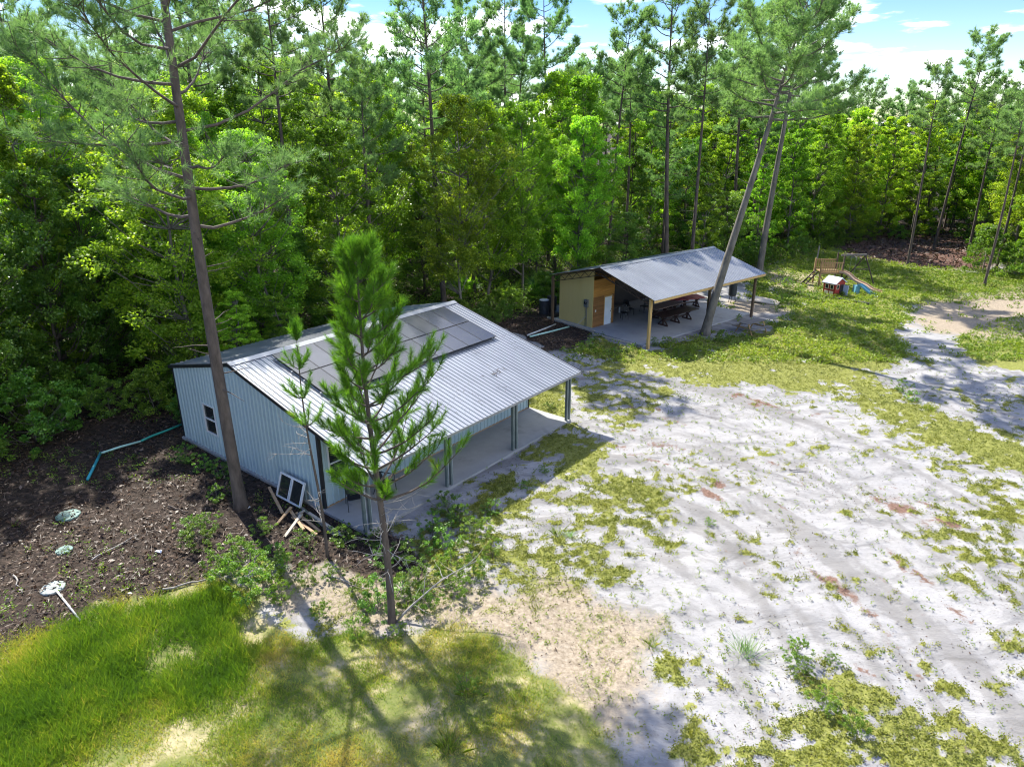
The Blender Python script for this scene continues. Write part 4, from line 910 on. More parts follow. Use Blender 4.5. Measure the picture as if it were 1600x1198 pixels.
FWD = []
def make_tree(name, meshes, loc, label, cat, group=None, rz=0.0, sc=1.0):
    t = thing(name, loc, rz, label, cat, group); t.scale = (sc, sc, sc)
    link('trunk', meshes[0], t); link('crown', meshes[1], t)
    for dm_ in (meshes[2] or []) if len(meshes) > 2 else []: link('dead_branch', dm_, t)
    return t
def put(proto, loc, label, rz, sc, group=None, sz=None):
    c = copy_tree(proto); c.location = loc; c.rotation_euler = (random.uniform(-.03, .03), random.uniform(-.03, .03), rz); c.scale = (sc, sc, sz or sc); c['label'] = label
    if group: c['group'] = group
    return c

# ---- hero pines near the camera
b1 = gp(378, 790)
make_tree('pine_tree', pine_meshes(3, 25.5, 10.0, 6.2, 46, 95, 40, 0.32, 0.012, tr=0.205, lean=(-0.15, 0.4), ns=12, dead=12, shoot=0.16), (b1[0], b1[1], tz(b1[0], b1[1])), 'tall pine with a long bare trunk standing before the barn gable wall', 'pine tree')

def young_pine(seed, H, base_z, spec_r, nwh, lean, tr, nn, L, w, dead_from, right_bias=0.0, shoots=5):
    g = np.random.default_rng(seed); tb = MB(); dbl = []
    def axis(z): t = z/H; return np.array([lean[0]*t+0.05*sin(t*7), lean[1]*t+0.05*cos(t*6), z])
    tb.tube([axis(z) for z in [-0.2, 0.15]+list(np.linspace(0.8, H-0.25, 12))], [tr*1.5, tr*1.1]+[tr*(1-0.85*(k/11)**1.1) for k in range(12)], 9)
    B, D, T = [], [], []
    for i in range(nwh):
        t = i/(nwh-1); z = base_z+(H-base_z-0.5)*t
        nb = 4
        for j in range(nb):
            az = i*0.9+j*6.28/nb+g.uniform(-.35, .35); ln = spec_r*(1-0.88*t)*g.uniform(0.65, 1.1)*(1+right_bias*cos(az))*(0.75+0.25*min(1, t*4))
            lp_ = curve(axis(z), (cos(az), sin(az), 0.30), ln, (0, 0, 0.75), 6, g, 0.06); tb.tube(lp_, list(np.linspace(tr*0.30*(1-0.6*t)+0.008, 0.007, 7)), 5, cap=False)
            for s in range(shoots+2):
                f = (0.42+0.58*s/(shoots+1))*6; a0 = min(5, int(f)); base = lp_[a0]+(lp_[a0+1]-lp_[a0])*(f-a0); dl = unit(lp_[min(6, a0+1)]-lp_[a0])
                d = unit(dl*0.7+g.normal(size=3)*0.45+np.array([0, 0, 0.75])) if s < shoots+1 else unit(dl+np.array([0, 0, 0.6]))
                ls = g.uniform(0.22, 0.5)*(0.75+0.25*spec_r/2)
                tip = base+d*ls; tb.tube([base, tip], [0.009, 0.006], 4, cap=False)
                B.append(base+d*ls*0.62); D.append(d*1.0); T.append(g.random()*0.75+(0.33 if t < 0.10 and g.random() < 0.35 else 0))
    for d_ in ((0, 0, 1), (0.25, 0.1, 1), (-0.2, 0.2, 1), (0.05, -0.3, 1)):
        B.append(axis(H-0.35)+np.array(d_)*0.2); D.append(unit(np.array(d_, float))); T.append(0.4)
    B, D, T = np.array(B), np.array(D), np.array(T)
    m = len(B); i = np.repeat(np.arange(m), nn); n = len(i); tt = g.uniform(-0.5, 0.5, n)
    P = B[i]+D[i]*(tt*0.42)[:, None]
    dr = unit(g.normal(size=(n, 3))); dr = unit(dr-D[i]*np.sum(dr*D[i], 1, keepdims=True))
    d = unit(D[i]*(0.75+0.7*np.clip(tt+0.2, 0, 1))[:, None]+dr*0.70)
    V, F = needle_tris(P, d, L*g.uniform(0.7, 1.15, n), w, g)
    rnd = np.clip(0.55*T[i]+0.4*g.random(n)+0.05, 0, 1)
    for k in range(dead_from[1]):
        z = dead_from[0]+(base_z-dead_from[0])*g.random(); az = g.uniform(0, 6.28); ln = g.uniform(0.5, 1.5)
        db = MB(); c_ = curve(axis(z), (cos(az), sin(az), 0.15), ln, (0, 0, 0.1), 5, g, 0.15); db.tube(c_, [0.014, 0.012, 0.010, 0.008, 0.006, 0.003], 4, cap=False)
        for q in range(3):
            k0 = g.integers(1, 5); db.tube(curve(c_[k0], g.normal(size=3)+unit(c_[5]-c_[0]), ln*0.35, (0, 0, 0.1), 3, g, 0.15), [0.008, 0.006, 0.004, 0.002], 4, cap=False)
        dbl.append(db.mesh('dead_branch', 'dead_wood', True))
    return tb.mesh('trunk', 'bark', True), np_mesh('crown', V, F, rnd, 'needle_young'), dbl
bs = gp(612, 968)
make_tree('young_pine', young_pine(8, hz(372, bs[1]+0.3), 3.9, 2.5, 15, (-0.30, 0.3), 0.105, 150, 0.225, 0.0098, (1.6, 22), 0.38, 6), (bs[0], bs[1], tz(bs[0], bs[1])), 'bright green young pine in front of the barn porch', 'pine tree')
bt = gp(511, 870)
make_tree('young_pine', young_pine(21, hz(500, bt[1]+0.2), 4.6, 0.62, 4, (-0.25, 0.1), 0.05, 100, 0.21, 0.0105, (0.8, 14), 0.1, 1), (bt[0], bt[1], tz(bt[0], bt[1])), 'thin spindly young pine by the barn gable corner', 'pine tree')
# fallen-over bare shrub stem at the foot of the young pine
g_ = np.random.default_rng(4); dm = MB(); p0 = np.array([bs[0]+0.12, bs[1]+0.05, tz(bs[0], bs[1])])
mainb = curve(p0, (0.75, 0.25, 0.75), 2.9, (0.3, 0.25, -0.15), 8, g_, 0.07); dm.tube(mainb, list(np.linspace(0.035, 0.008, 9)), 6)
for k in range(7): dm.tube(curve(mainb[2+k % 6], g_.normal(size=3)+np.array([0.5, 0.2, 0.5]), 0.8, (0, 0, 0.2), 4, g_, 0.12), [0.014, 0.011, 0.008, 0.005, 0.003], 4)
tag(dm.build('bare_shrub', 'dead_wood', smooth=True), 'bare pale shrub stem slanting right from the young pine foot', 'shrub')

lb = gp(1103, 523)
make_tree('pine_tree', pine_meshes(12, hz(-8, lb[1]+1), 13.2, 4.6, 38, 110, 32, 0.32, 0.020, bark='bark_grey', tr=0.27, lean=(4.3, 1.0), ns=12, dead=4, flat=True), (lb[0], lb[1], tz(lb[0], lb[1])), 'leaning pine with a pale trunk beside the pavilion front', 'pine tree')
r2 = gp(1187, 432)
make_tree('pine_tree', pine_meshes(17, hz(0, r2[1]), 15.0, 4.6, 36, 100, 32, 0.34, 0.026, bark='bark_grey', tr=0.30, lean=(1.0, 0.6), ns=10, dead=6, flat=True), (r2[0], r2[1], tz(r2[0], r2[1])), 'straight pale trunked pine behind the far pavilion corner', 'pine tree')

# ---- forest prototypes
PINES = [pine_meshes(30+k, H, H*f, Rr*1.12, int(nl*1.15), int(nt*1.75), 26, 0.36, 0.030, tr=tr, lean=(lx, ly), ns=8, dead=d, flat=fl)
         for k, (H, f, Rr, nl, nt, tr, lx, ly, d, fl) in enumerate([(22, 0.52, 3.3, 30, 34, 0.20, 0.4, 0.2, 5, False), (22, 0.62, 3.0, 24, 36, 0.17, -0.7, 0.3, 6, True), (22, 0.42, 3.6, 36, 32, 0.21, 0.2, -0.5, 6, False), (22, 0.70, 3.2, 22, 40, 0.18, 0.9, 0.2, 4, True)])]
BRIGHT = [broadleaf_meshes(50+k, 14, Rr, base, int(nc*1.6), 135, 0.155, 'leaf_bright', shape=sh) for k, (Rr, base, nc, sh) in enumerate([(2.6, 1.2, 160, 'egg'), (3.1, 1.8, 165, 'egg'), (2.2, 0.8, 150, 'egg'), (3.2, 3.4, 150, 'round')])]
DARK = [broadleaf_meshes(70+k, 11, Rr, base, int(nc*1.4), 125, 0.135, 'leaf_dark', bark='bark', shape=sh) for k, (Rr, base, nc, sh) in enumerate([(2.9, 1.0, 190, 'round'), (2.6, 2.0, 180, 'egg'), (3.1, 0.6, 200, 'low')])]
SHRUB = [broadleaf_meshes(90+k, 2.4, 1.5, 0.15, 60, 90, 0.11, mt, tr=0.03, shape='low') for k, mt in enumerate(['leaf_shrub', 'leaf_dark', 'leaf_shrub'])]
BUSH = [broadleaf_meshes(95+k, 1.0, 0.62, 0.06, 46, 60, 0.050, mt, tr=0.014, shape='round') for k, mt in enumerate(['leaf_shrub', 'leaf_dark', 'leaf_shrub'])]

def zone_phrase(px):
    if px < 255: return 'left of the barn'
    if px < 640: return 'behind the barn'
    if px < 860: return 'between the two buildings'
    if px < 1130: return 'behind the pavilion'
    if px < 1320: return 'behind the play set'
    if px < 1500: return 'beyond the brown mulch strip'
    return 'at the right edge'
protos = {}
def tree_from(kind, i, loc, label, cat, group, rz, sx_, sz_):
    ms = {'pine': PINES, 'bright': BRIGHT, 'dark': DARK, 'shrub': SHRUB, 'bush': BUSH}[kind][i]
    nm = {'pine': 'pine_tree', 'bright': 'broadleaf_tree', 'dark': 'broadleaf_tree', 'shrub': 'shrub', 'bush': 'bush'}[kind]
    if (kind, i) not in protos:
        t = make_tree(nm, ms, loc, label, cat, group, rz); protos[(kind, i)] = t
    else: t = put(protos[(kind, i)], loc, label, rz, 1, group)
    t.scale = (sx_, sx_, sz_); t.location = loc; t.rotation_euler = (random.uniform(-.03, .03), random.uniform(-.03, .03), rz)
    return t
def to_px(x, y, z):
    dz = z-CAM_H; zc = y*cth-dz*sth; yc = y*sth+dz*cth
    return CX+FPX*x/zc, CY-FPX*yc/zc

# hero forest pines: trunk pixel, row, distance, top row
HERO = [(165, 120, 44, -90, 0), (432, 150, 47, -60, 1), (690, 300, 49, -70, 2), (662, 200, 60, 40, 3), (795, 60, 72, -30, 0), (862, 40, 66, -40, 1), (958, 170, 62, 22, 3), (1062, 150, 60, -60, 0), (1098, 250, 55, 10, 1),
        (1450, 250, 67, 112, 3), (1508, 150, 76, 62, 3), (1578, 280, 58, 110, 1), (1598, 250, 66, 110, 3), (1412, 170, 100, 135, 1), (1355, 170, 108, 130, 2), (520, 120, 54, -80, 2), (1172, 120, 74, 20, 0), (285, 80, 50, -100, 0), (740, 150, 58, 10, 1), (20, 120, 46, -120, 1), (365, 120, 60, -60, 3), (1545, 250, 72, 130, 0)]
placed = []; HERO.sort(); zc_ = {}
for k, (px, row, Y, top, i) in enumerate(HERO):
    zc_[zone_phrase(px)] = zc_.get(zone_phrase(px), 0)+1; ordn = ['first', 'second', 'third', 'fourth', 'fifth', 'sixth'][zc_[zone_phrase(px)]-1]
    r_ = ray(px, row); P_ = r_*(Y/r_[1]); H_ = hz(top, Y)
    tree_from('pine', i, (P_[0], Y, tz(P_[0], Y)), ordn+' from left of the tall pines '+zone_phrase(px), 'pine tree', 'tall pines '+zone_phrase(px), random.uniform(0, 6.28), H_/22*random.uniform(0.85, 1.0), H_/22); placed.append((P_[0], Y, 1.6))

# sun corridor: how tall a tree may be here without shading the barn roof and the open sand
tanel = math.tan(R(SUN_EL))
QP = [(*bw(x, y)[:2], roofz(y)) for x in (1, 3.5, 6, 8.5, 11.5) for y in (1, 4, 6.5)]+[(*pw(x, yy)[:2], prz(yy)) for x in (0.5, 3, 6, 9) for yy in (0.5, 3.5)]+[(*pw(x, 1.0)[:2], 0.0) for x in (-2, 0.5, 2)]+[(*gp(px, py)[:2], 0.0) for px in (1230, 1290, 1340, 1400, 1480, 1560) for py in (430, 455, 485)]+[(*gp(px, py)[:2], 0.0) for px, py in ((1000, 700), (1150, 650), (1200, 800), (1000, 850), (1350, 700), (1450, 620), (1100, 600), (1250, 480), (1350, 480), (1450, 460))]
def sun_cap(x, y, rad):
    h = 99.0
    for qx, qy, qz in QP:
        ax, ay = x-qx, y-qy; a = ax*sx+ay*sy; l = abs(-ax*sy+ay*sx)
        if a > 0 and l < rad: h = min(h, qz+tanel*a+1.5)
    return h
def top_cap(px, kind):
    rows = [(-400, -200), (480, -200), (505, 62), (640, 70), (660, 40), (870, 40), (890, 100), (1030, 105), (1045, 60), (1330, 90), (1370, 152), (1470, 150), (1500, 125), (2000, 120)]
    xs, ys = zip(*rows); r = float(np.interp(px, xs, ys))
    if kind != 'pine': r = max(r, float(np.interp(px, [0, 300, 500, 560, 620, 760, 900, 1100, 1300, 1600], [60, 110, 90, 70, 90, 100, 105, 130, 165, 150])))
    return r
rs = random.Random(77); cnt = {'pine': 0, 'bright': 0, 'dark': 0}
fpoly = [np.array(p[:2]) for p in FOREST]
cand = []
for _ in range(26000):
    x, y = rs.uniform(-75, 95), rs.uniform(4, 128)
    cand.append((x, y))
ca = np.array(cand); sd_ = poly_sd(ca[:, 0], ca[:, 1], FOREST)
for (x, y), d in zip(cand, sd_):
    if d < 1.2: continue
    px, py = to_px(x, y, 0) if y > 3 else (-999, 0)
    if px > 1780 or (px < -330) or y < 8: continue
    if px < -60 and (d > 16 or rs.random() < 0.4): continue
    sp = 3.3 if d < 12 else (4.4 if d < 28 else (5.6 if d < 55 else 7.0))
    if any((x-a)**2+(y-b_)**2 < max(sp*0.5, min(sp, c_+sp*0.5))**2 for a, b_, c_ in placed): continue
    u = rs.random()
    left = px < 330
    if d < 14: kind = 'dark' if u < (0.62 if left else 0.25) else ('bright' if u < 0.86 else 'pine')
    elif d < 30: kind = 'dark' if u < 0.12 else ('bright' if u < 0.62 else 'pine')
    else: kind = 'bright' if u < 0.45 else 'pine'
    H_ = {'pine': rs.uniform(16, 24), 'bright': rs.uniform(12, 19), 'dark': rs.uniform(6, 12)}[kind]
    cap = sun_cap(x, y, 3.2 if kind != 'pine' else 2.2)
    if rs.random() < 0.25: cap += 3.5
    H_ = min(H_, cap)
    row = top_cap(px, kind)+rs.uniform(-10, 45)
    H_ = min(H_, max(4.0, hz(row, y)))
    if kind == 'pine' and H_ < 11: kind = 'bright'
    if kind == 'bright' and H_ < 7.5: kind = 'dark'
    if H_ < 3.2: continue
    placed.append((x, y, sp*0.5)); cnt[kind] += 1
    i = rs.randrange({'pine': 4, 'bright': 4, 'dark': 3}[kind]); H0 = {'pine': 22, 'bright': 14, 'dark': 11}[kind]
    s = H_/H0; zp = zone_phrase(px)
    row_ = 'in the front row ' if d < 5 else ('in the second row ' if d < 12 else ('deep in the wood ' if d < 28 else 'far back '))
    lab = {'pine': ['full crowned', 'slim', 'long crowned', 'bare trunked'][i % 4]+' pine ', 'bright': ['tall light green', 'broad light green', 'narrow light green', 'high crowned light green'][i % 4]+' tree ', 'dark': ['rounded dark green', 'upright dark green', 'spreading dark green'][i % 3]+' understory tree '}[kind]+row_+zp
    grp = {'pine': 'slender pines ', 'bright': 'light green broadleaf trees ', 'dark': 'dark understory trees '}[kind]+zp
    wsc = s if kind == 'pine' else min(1.15, max(s, 0.75))*rs.uniform(0.9, 1.15)
    tree_from(kind, i, (x, y, tz(x, y)), lab, 'pine tree' if kind == 'pine' else 'tree', grp, rs.uniform(0, 6.28), wsc, s)
print('trees', cnt)
# edge shrubs
ep = [np.array(p[:2]) for p in edge]; ns_ = 0
for a, b_ in zip(ep[:-1], ep[1:]):
    L_ = np.linalg.norm(b_-a); nrm = np.array([-(b_-a)[1], (b_-a)[0]])/L_
    for k in range(int(L_/1.9)+1):
        q = a+(b_-a)*((k+rs.random())/(L_/1.9+1))+nrm*rs.uniform(-0.3, 3.2); px, py = to_px(q[0], q[1], 0)
        if px > 1700 or px < -150: continue
        i = rs.choice([1, 1, 0, 2]) if px < 500 else rs.choice([0, 1, 2, 2])
        s = rs.uniform(0.45, 1.05); zp = zone_phrase(px); ns_ += 1
        tree_from('shrub', i, (q[0], q[1], tz(q[0], q[1])-0.05), ('dark' if i == 1 else 'light green')+' leafy shrub at the forest edge '+zp, 'shrub', ('dark' if i == 1 else 'light')+' edge shrubs '+zp, rs.uniform(0, 6.28), s, s*rs.uniform(0.8, 1.3))
print('shrubs', ns_)
# right-hand bright bushes, left big glossy bush
for k, (px, py, s, kd, i, lab) in enumerate([(1535, 425, 1.7, 'shrub', 0, 'large bright green shrub at the right end of the mulch strip'), (1590, 432, 1.6, 'shrub', 2, 'tall leafy shrub at the right picture edge above the weeds'), (1440, 360, 1.5, 'shrub', 0, 'leafy shrub at the back of the mulch strip'),
        (185, 560, 0.62, 'dark', 2, 'broad glossy dark tree left of the barn back corner'), (60, 690, 1.3, 'shrub', 1, 'dark shrub at the left picture edge above the lids'), (30, 640, 1.5, 'shrub', 1, 'large dark shrub at the left edge under the trees')]):
    q = gp(px, py); tree_from(kd, i, (q[0], q[1], tz(q[0], q[1])-0.05), lab, 'shrub' if kd == 'shrub' else 'tree', None, 1.3*k, s, s)
# golden-green tree crown leaning over the back roof slope
for xx_, s_, lab_ in ((4.2, 0.50, 'small yellow-green tree touching the back of the barn roof'), (6.3, 0.46, 'second small yellow-green tree behind the barn ridge')):
    q = np.array(bw(xx_, 13.9)); tree_from('bright', 2, (q[0], q[1], tz(q[0], q[1])), lab_, 'tree', None, xx_, s_*1.15, s_*0.78)
for px, py, s_, i_, lab_ in ((20, 650, 1.1, 0, 'dark leafy tree at the left picture edge'), (105, 610, 1.0, 1, 'dark leafy tree second from the left picture edge'), (160, 585, 1.0, 0, 'dark leafy tree between the left edge and the barn'), (228, 560, 0.75, 2, 'dark leafy tree close to the back corner of the barn')):
    q = gp(px, py); tree_from('dark', i_, (q[0], q[1], tz(q[0], q[1])), lab_, 'tree', None, px*0.1, s_*0.9, s_)

# ---- bushes and weeds in the open
BL = [(392, 925, 1.25, 0), (345, 905, 0.8, 0), (425, 905, 0.9, 2), (310, 850, 0.75, 0), (325, 825, 0.6, 2), (590, 950, 1.0, 1), (640, 930, 0.8, 0), (655, 905, 0.7, 2), (700, 900, 0.7, 2), (735, 850, 0.75, 0), (760, 835, 0.5, 2), (700, 800, 0.8, 1), (675, 835, 0.7, 1), (715, 930, 0.6, 2), (480, 905, 0.5, 0), (555, 990, 0.45, 2), (470, 850, 0.55, 1), (540, 850, 0.7, 1), (590, 850, 0.5, 1), (730, 1080, 0.45, 0), (1243, 1030, 0.55, 0), (1255, 1055, 0.5, 2), (1285, 1100, 0.6, 0), (1330, 1140, 0.55, 2), (1300, 1035, 0.35, 1), (1110, 820, 0.3, 0), (290, 720, 0.7, 1), (320, 735, 0.6, 1), (350, 745, 0.6, 1), (370, 770, 0.45, 0), (1020, 540, 0.6, 1), (1040, 540, 0.7, 0), (1130, 535, 0.7, 0), (1060, 560, 0.55, 2), (985, 550, 0.5, 0), (1230, 450, 0.9, 1), (1250, 462, 0.8, 1), (1270, 470, 0.8, 1), (1220, 475, 0.8, 2), (1410, 610, 0.7, 1), (1425, 625, 0.6, 1), (920, 545, 0.7, 1), (905, 552, 0.6, 0), (960, 555, 0.5, 1), (860, 640, 0.5, 0), (400, 870, 0.5, 2), (440, 935, 0.5, 0), (640, 870, 0.7, 1), (600, 880, 0.6, 1), (690, 860, 0.75, 1), (720, 820, 0.7, 1), (770, 800, 0.5, 1), (740, 900, 0.6, 0), (660, 950, 0.6, 2), (770, 870, 0.5, 2), (520, 900, 0.45, 2), (560, 930, 0.5, 0), (365, 880, 0.9, 0), (300, 830, 0.6, 1), (340, 780, 0.5, 1), (410, 830, 0.5, 1), (620, 990, 0.4, 2), (820, 760, 0.35, 1), (850, 735, 0.35, 1), (500, 960, 0.4, 0), (435, 880, 0.6, 1)]
def near_phrase(px, py):
    if px < 460 and py > 780: return 'between the lawn and the big pine'
    if px < 460: return 'along the foot of the gable wall'
    if px < 600 and py > 780: return 'left of the young pine foot'
    if px < 800 and py > 860: return 'right of the young pine foot'
    if px < 800 and py > 780: return 'along the porch slab'
    if px < 900: return 'by the barn corner'
    if px < 1180 and py < 620: return 'along the front of the pavilion'
    if py < 640: return 'in the weeds near the play set'
    return 'on the white sand at lower right'
for k, (px, py, s, i) in enumerate(BL):
    q = gp(px, py); c_ = 'dark' if i == 1 else 'bright'
    tree_from('bush', i, (q[0], q[1], tz(q[0], q[1])-0.03), '%s green leafy bush %s' % (c_, near_phrase(px, py)), 'bush', '%s bushes %s' % (c_, near_phrase(px, py)), k*1.7, s*(1.3 if py > 700 and px < 800 else 1.15), s*(1.2 if py > 700 and px < 800 else 1.0)*rs.uniform(0.85, 1.2))

def grass_tuft(seed, n, L, w, mat, spread=0.12):
    g = np.random.default_rng(seed); B = np.c_[g.normal(size=(n, 2))*spread, np.zeros(n)-0.02]
    d = unit(np.c_[B[:, :2]/spread*0.35+g.normal(size=(n, 2))*0.28, np.ones(n)]); l = L*g.uniform(0.5, 1.15, n)
    S = unit(np.cross(d, g.normal(size=(n, 3)))); mid = B+d*l[:, None]*0.55; tip = B+d*l[:, None]*0.95+np.c_[d[:, :2]*l[:, None]*0.45, -0.1*l]
    V = np.stack([B-S*w/2, B+S*w/2, mid+S*w*0.35, tip, mid-S*w*0.35], 1).reshape(-1, 3)
    return np_mesh('grass_tuft', V, np.arange(n*5).reshape(n, 5), g.random(n), mat)
GT = [grass_tuft(1, 120, 0.42, 0.010, 'needle'), grass_tuft(2, 110, 0.40, 0.012, 'weed'), grass_tuft(3, 110, 0.36, 0.011, 'lawn')]
for k, (px, py, s, i, lab) in enumerate([(1166, 1015, 1.3, 0, 'blue-green spiky grass clump on the white sand'), (1020, 1005, 0.8, 2, 'small green grass clump on bare sand right of the tan patch'), (732, 1080, 1.4, 2, 'tall dark grass clump in the shaded lawn'), (700, 1170, 1.2, 1, 'spreading grass clump at the bottom edge of the lawn'), (870, 830, 0.9, 1, 'upright grass clump on the sand before the barn porch'), (890, 835, 0.7, 0, 'pale grass clump right of the upright one before the porch'), (840, 950, 0.6, 2, 'round green grass clump at the top of the tan patch'), (1450, 640, 1.0, 1, 'dark grass clump in the weed band on the right'), (1470, 910, 0.6, 2, 'lone grass clump on the sand at right')]):
    q = gp(px, py); o = link('grass_clump', GT[i], None, (q[0], q[1], tz(q[0], q[1])), (0, 0, k*0.9)); o.scale = (s, s, s); tag(o, lab, 'grass')

# palmettos by the shed
def palmetto(seed):
    g = np.random.default_rng(seed); V, F, rn, stem = [], [], [], MB()
    for f in range(16):
        az = g.uniform(0, 6.28); el = g.uniform(0.35, 1.2); L = g.uniform(0.6, 1.1); d = np.array([cos(az)*cos(el), sin(az)*cos(el), sin(el)]); hub = d*L
        stem.tube([(0, 0, 0), hub*0.5+np.array([0, 0, 0.04]), hub], [0.014, 0.012, 0.009], 4, cap=False)
        s_ = unit(np.cross(d, (0, 0, 1.0))); u_ = np.cross(s_, d)
        for k in range(17):
            a = (k-8)/8*1.45; dd = unit(d*cos(a)+s_*sin(a)+u_*0.12); ll = 0.62*(1-0.18*abs(a)); sd2 = unit(np.cross(dd, u_))*0.026; b0 = len(V)
            V += [hub, hub+dd*ll*0.5+sd2, hub+dd*ll-u_*0.08, hub+dd*ll*0.5-sd2]; F.append((b0, b0+1, b0+2, b0+3)); rn.append(g.random())
    return stem.mesh('trunk', 'leaf_shrub'), np_mesh('crown', np.array(V), np.array(F), rn, 'leaf_dark')
PM = palmetto(6)
pal0 = None
for k, (px, py, s) in enumerate([(846, 462, 1.5), (862, 455, 1.6), (835, 470, 1.3), (690, 455, 1.5), (715, 452, 1.5), (730, 460, 1.3), (800, 468, 1.2), (1140, 440, 1.3)]):
    q = gp(px, py)
    lab, grp = (('palmetto with fan leaves at the forest edge left of the shed', 'palmettos left of the shed') if px < 1000 else ('palmetto with fan leaves beyond the pavilion roof', None))
    if pal0 is None: pal0 = make_tree('palmetto', PM, (q[0], q[1], tz(q[0], q[1])), lab, 'palm', grp, 0, s)
    else: put(pal0, (q[0], q[1], tz(q[0], q[1])), lab, k*1.3, s, grp)

# ---- ground cover (uncountable): mats, weeds, lawn, leaf litter
def sample(x0, x1, y0, y1, dens, g):
    n = int((x1-x0)*(y1-y0)*dens); return g.uniform(x0, x1, n), g.uniform(y0, y1, n)
def infr(x, y, m=60):
    zc = y*cth+CAM_H*sth; u = CX+FPX*x/zc; return (u > -m) & (u < 1600+m)
def near_build(x, y):
    lx, ly = x-BP[0], y-BP[1]; u = lx*BE[0]+ly*BE[1]; v = lx*BN[0]+ly*BN[1]; a = (u > -0.1) & (u < 12.1) & (v > -0.1) & (v < 12.2)
    lx, ly = x-PP[0], y-PP[1]; u = lx*PE[0]+ly*PE[1]; v = lx*PN[0]+ly*PN[1]
    return a | ((u > 0.1) & (u < 12.1) & (v > 0.45) & (v < 8.7))
def cover(name, label, x, y, k, rad, hgt, lw, mat, g, rnd, flat=0.5):
    """k leaves per plant"""
    n = len(x); z = terrain(x, y)+0.025; i = np.repeat(np.arange(n), k); m = len(i)
    hgt = np.repeat(np.broadcast_to(hgt, n), k); a = g.uniform(0, 6.28, m); r = rad*np.sqrt(g.random(m)); sc = np.repeat(np.broadcast_to(lw, n), k)
    C = np.stack([x[i]+r*np.cos(a), y[i]+r*np.sin(a), z[i]+hgt*g.random(m)], 1)
    V, F = leaf_quads(C, sc*g.uniform(0.7, 1.3, m), sc*0.5*g.uniform(0.7, 1.3, m), g, flat)
    me = np_mesh(name, V, F, np.clip(0.55*rnd[i]+0.45*g.random(m), 0, 1), mat); o = link(name, me)
    return tag(o, label, kind='stuff')
g = np.random.default_rng(101)
x, y = sample(-6, 27, 8.2, 44, 150, g); mk2 = masks(x, y)
keep = (g.random(len(x)) < np.clip(mk2[4]*1.2-0.15, 0, 1)*np.where(y > 24, 0.5, 1)*np.where(y > 33, 0.6, 1)) & infr(x, y) & ~near_build(x, y)
x, y = x[keep], y[keep]
cover('mat_plants', 'low olive green mat plants spreading over the white sand', x, y, 6, 0.085, 0.03+0.09*fbm(x*1.5, y*1.5, 81, 2), 0.058, 'mat_plant', g, fbm(x*0.9, y*0.9, 61, 3)*1.6-0.3)
# scattered single sprigs on open sand
x, y = sample(-2, 27, 8.2, 40, 8.0, g); mk2 = masks(x, y); keep = (mk2[4] < 0.3) & (mk2[0] < 0.2) & (mk2[2] < 0.3) & infr(x, y) & ~near_build(x, y) & (g.random(len(x)) < fbm(x*0.5, y*0.5, 13, 3)*1.1-0.1)
cover('sprigs', 'tiny weed sprigs dotted over the open sand', x[keep], y[keep], 10, 0.075, 0.09, 0.06, 'weed', g, g.random(keep.sum())*0.7)
x, y = sample(2, 62, 38, 84, 15, g); mk2 = masks(x, y); pvx, pvy = (x-PP[0])*PE[0]+(y-PP[1])*PE[1], (x-PP[0])*PN[0]+(y-PP[1])*PN[1]; near_pv = (pvx > -2.5) & (pvx < 0.8) & (pvy > -1.6) & (pvy < 6)
keep = (g.random(len(x)) < mk2[4]*0.9*np.where(near_pv, 0.25, 1)*np.where(np.hypot(pvx-8.25, pvy+2.05) < 1.7, 0.1, 1)) & infr(x, y) & ~near_build(x, y)
x, y = x[keep], y[keep]
cover('weeds', 'bright yellow-green leafy weeds around the pavilion and play set', x, y, 9, 0.22, 0.10+0.45*fbm(x*0.8, y*0.8, 83, 3)**2, 0.16, 'weed', g, fbm(x*0.35, y*0.35, 63, 3)*1.7-0.35)
# ferny undergrowth in the wood
x, y = sample(-45, 50, 22, 82, 3.0, g); f_ = poly_sd(x, y, FOREST); keep = (f_ > 0.2) & (f_ < 16) & infr(x, y)
x, y = x[keep], y[keep]
cover('undergrowth', 'dark leafy undergrowth on the forest floor', x, y, 24, 0.6, 0.3+2.0*fbm(x*0.5, y*0.5, 121, 3)**1.5, 0.15, 'leaf_shrub', g, g.random(len(x))*0.8)
x, y = sample(-24, 4, 13, 34, 5, g); mk2 = masks(x, y); keep = (g.random(len(x)) < mk2[0]*np.clip(fbm(x*0.5, y*0.5, 123, 3)*4-2.0, 0, 1)) & (poly_sd(x, y, FOREST) < 0.5) & infr(x, y) & ~near_build(x, y)
x, y = x[keep], y[keep]
cover('litter_weeds', 'small green weeds coming up through the leaf litter', x, y, 14, 0.16, 0.22, 0.07, 'leaf_shrub', g, g.random(len(x)))
# lawn blades
x, y = sample(-15, 4, 7.6, 19.5, 2600, g); mk2 = masks(x, y); lush = zone([pxpoly([(-300, 1300), (-100, 1080), (0, 1030), (150, 945), (265, 922), (340, 920), (400, 980), (380, 1060), (230, 1120), (120, 1190), (-100, 1300)])], 0.9, x, y, 1.2)
pt = fbm(x*0.55, y*0.55, 41, 4); dens = np.clip(lush*0.55+(pt-0.40)*3.4, 0.07, 1)
keep = (g.random(len(x)) < mk2[2]*dens) & infr(x, y)
x, y, lush, pt = x[keep], y[keep], lush[keep], pt[keep]; n = len(x); print('blades', n)
B = np.stack([x, y, terrain(x, y)], 1); d = unit(np.c_[g.normal(size=(n, 2))*0.55, np.ones(n)*0.8])
V, F = needle_tris(B, d, (0.06+0.19*lush*(0.4+1.2*fbm(x*1.1, y*1.1, 45, 3))+0.06*pt)*g.uniform(0.5, 1.5, n), 0.013+0.007*lush, g)
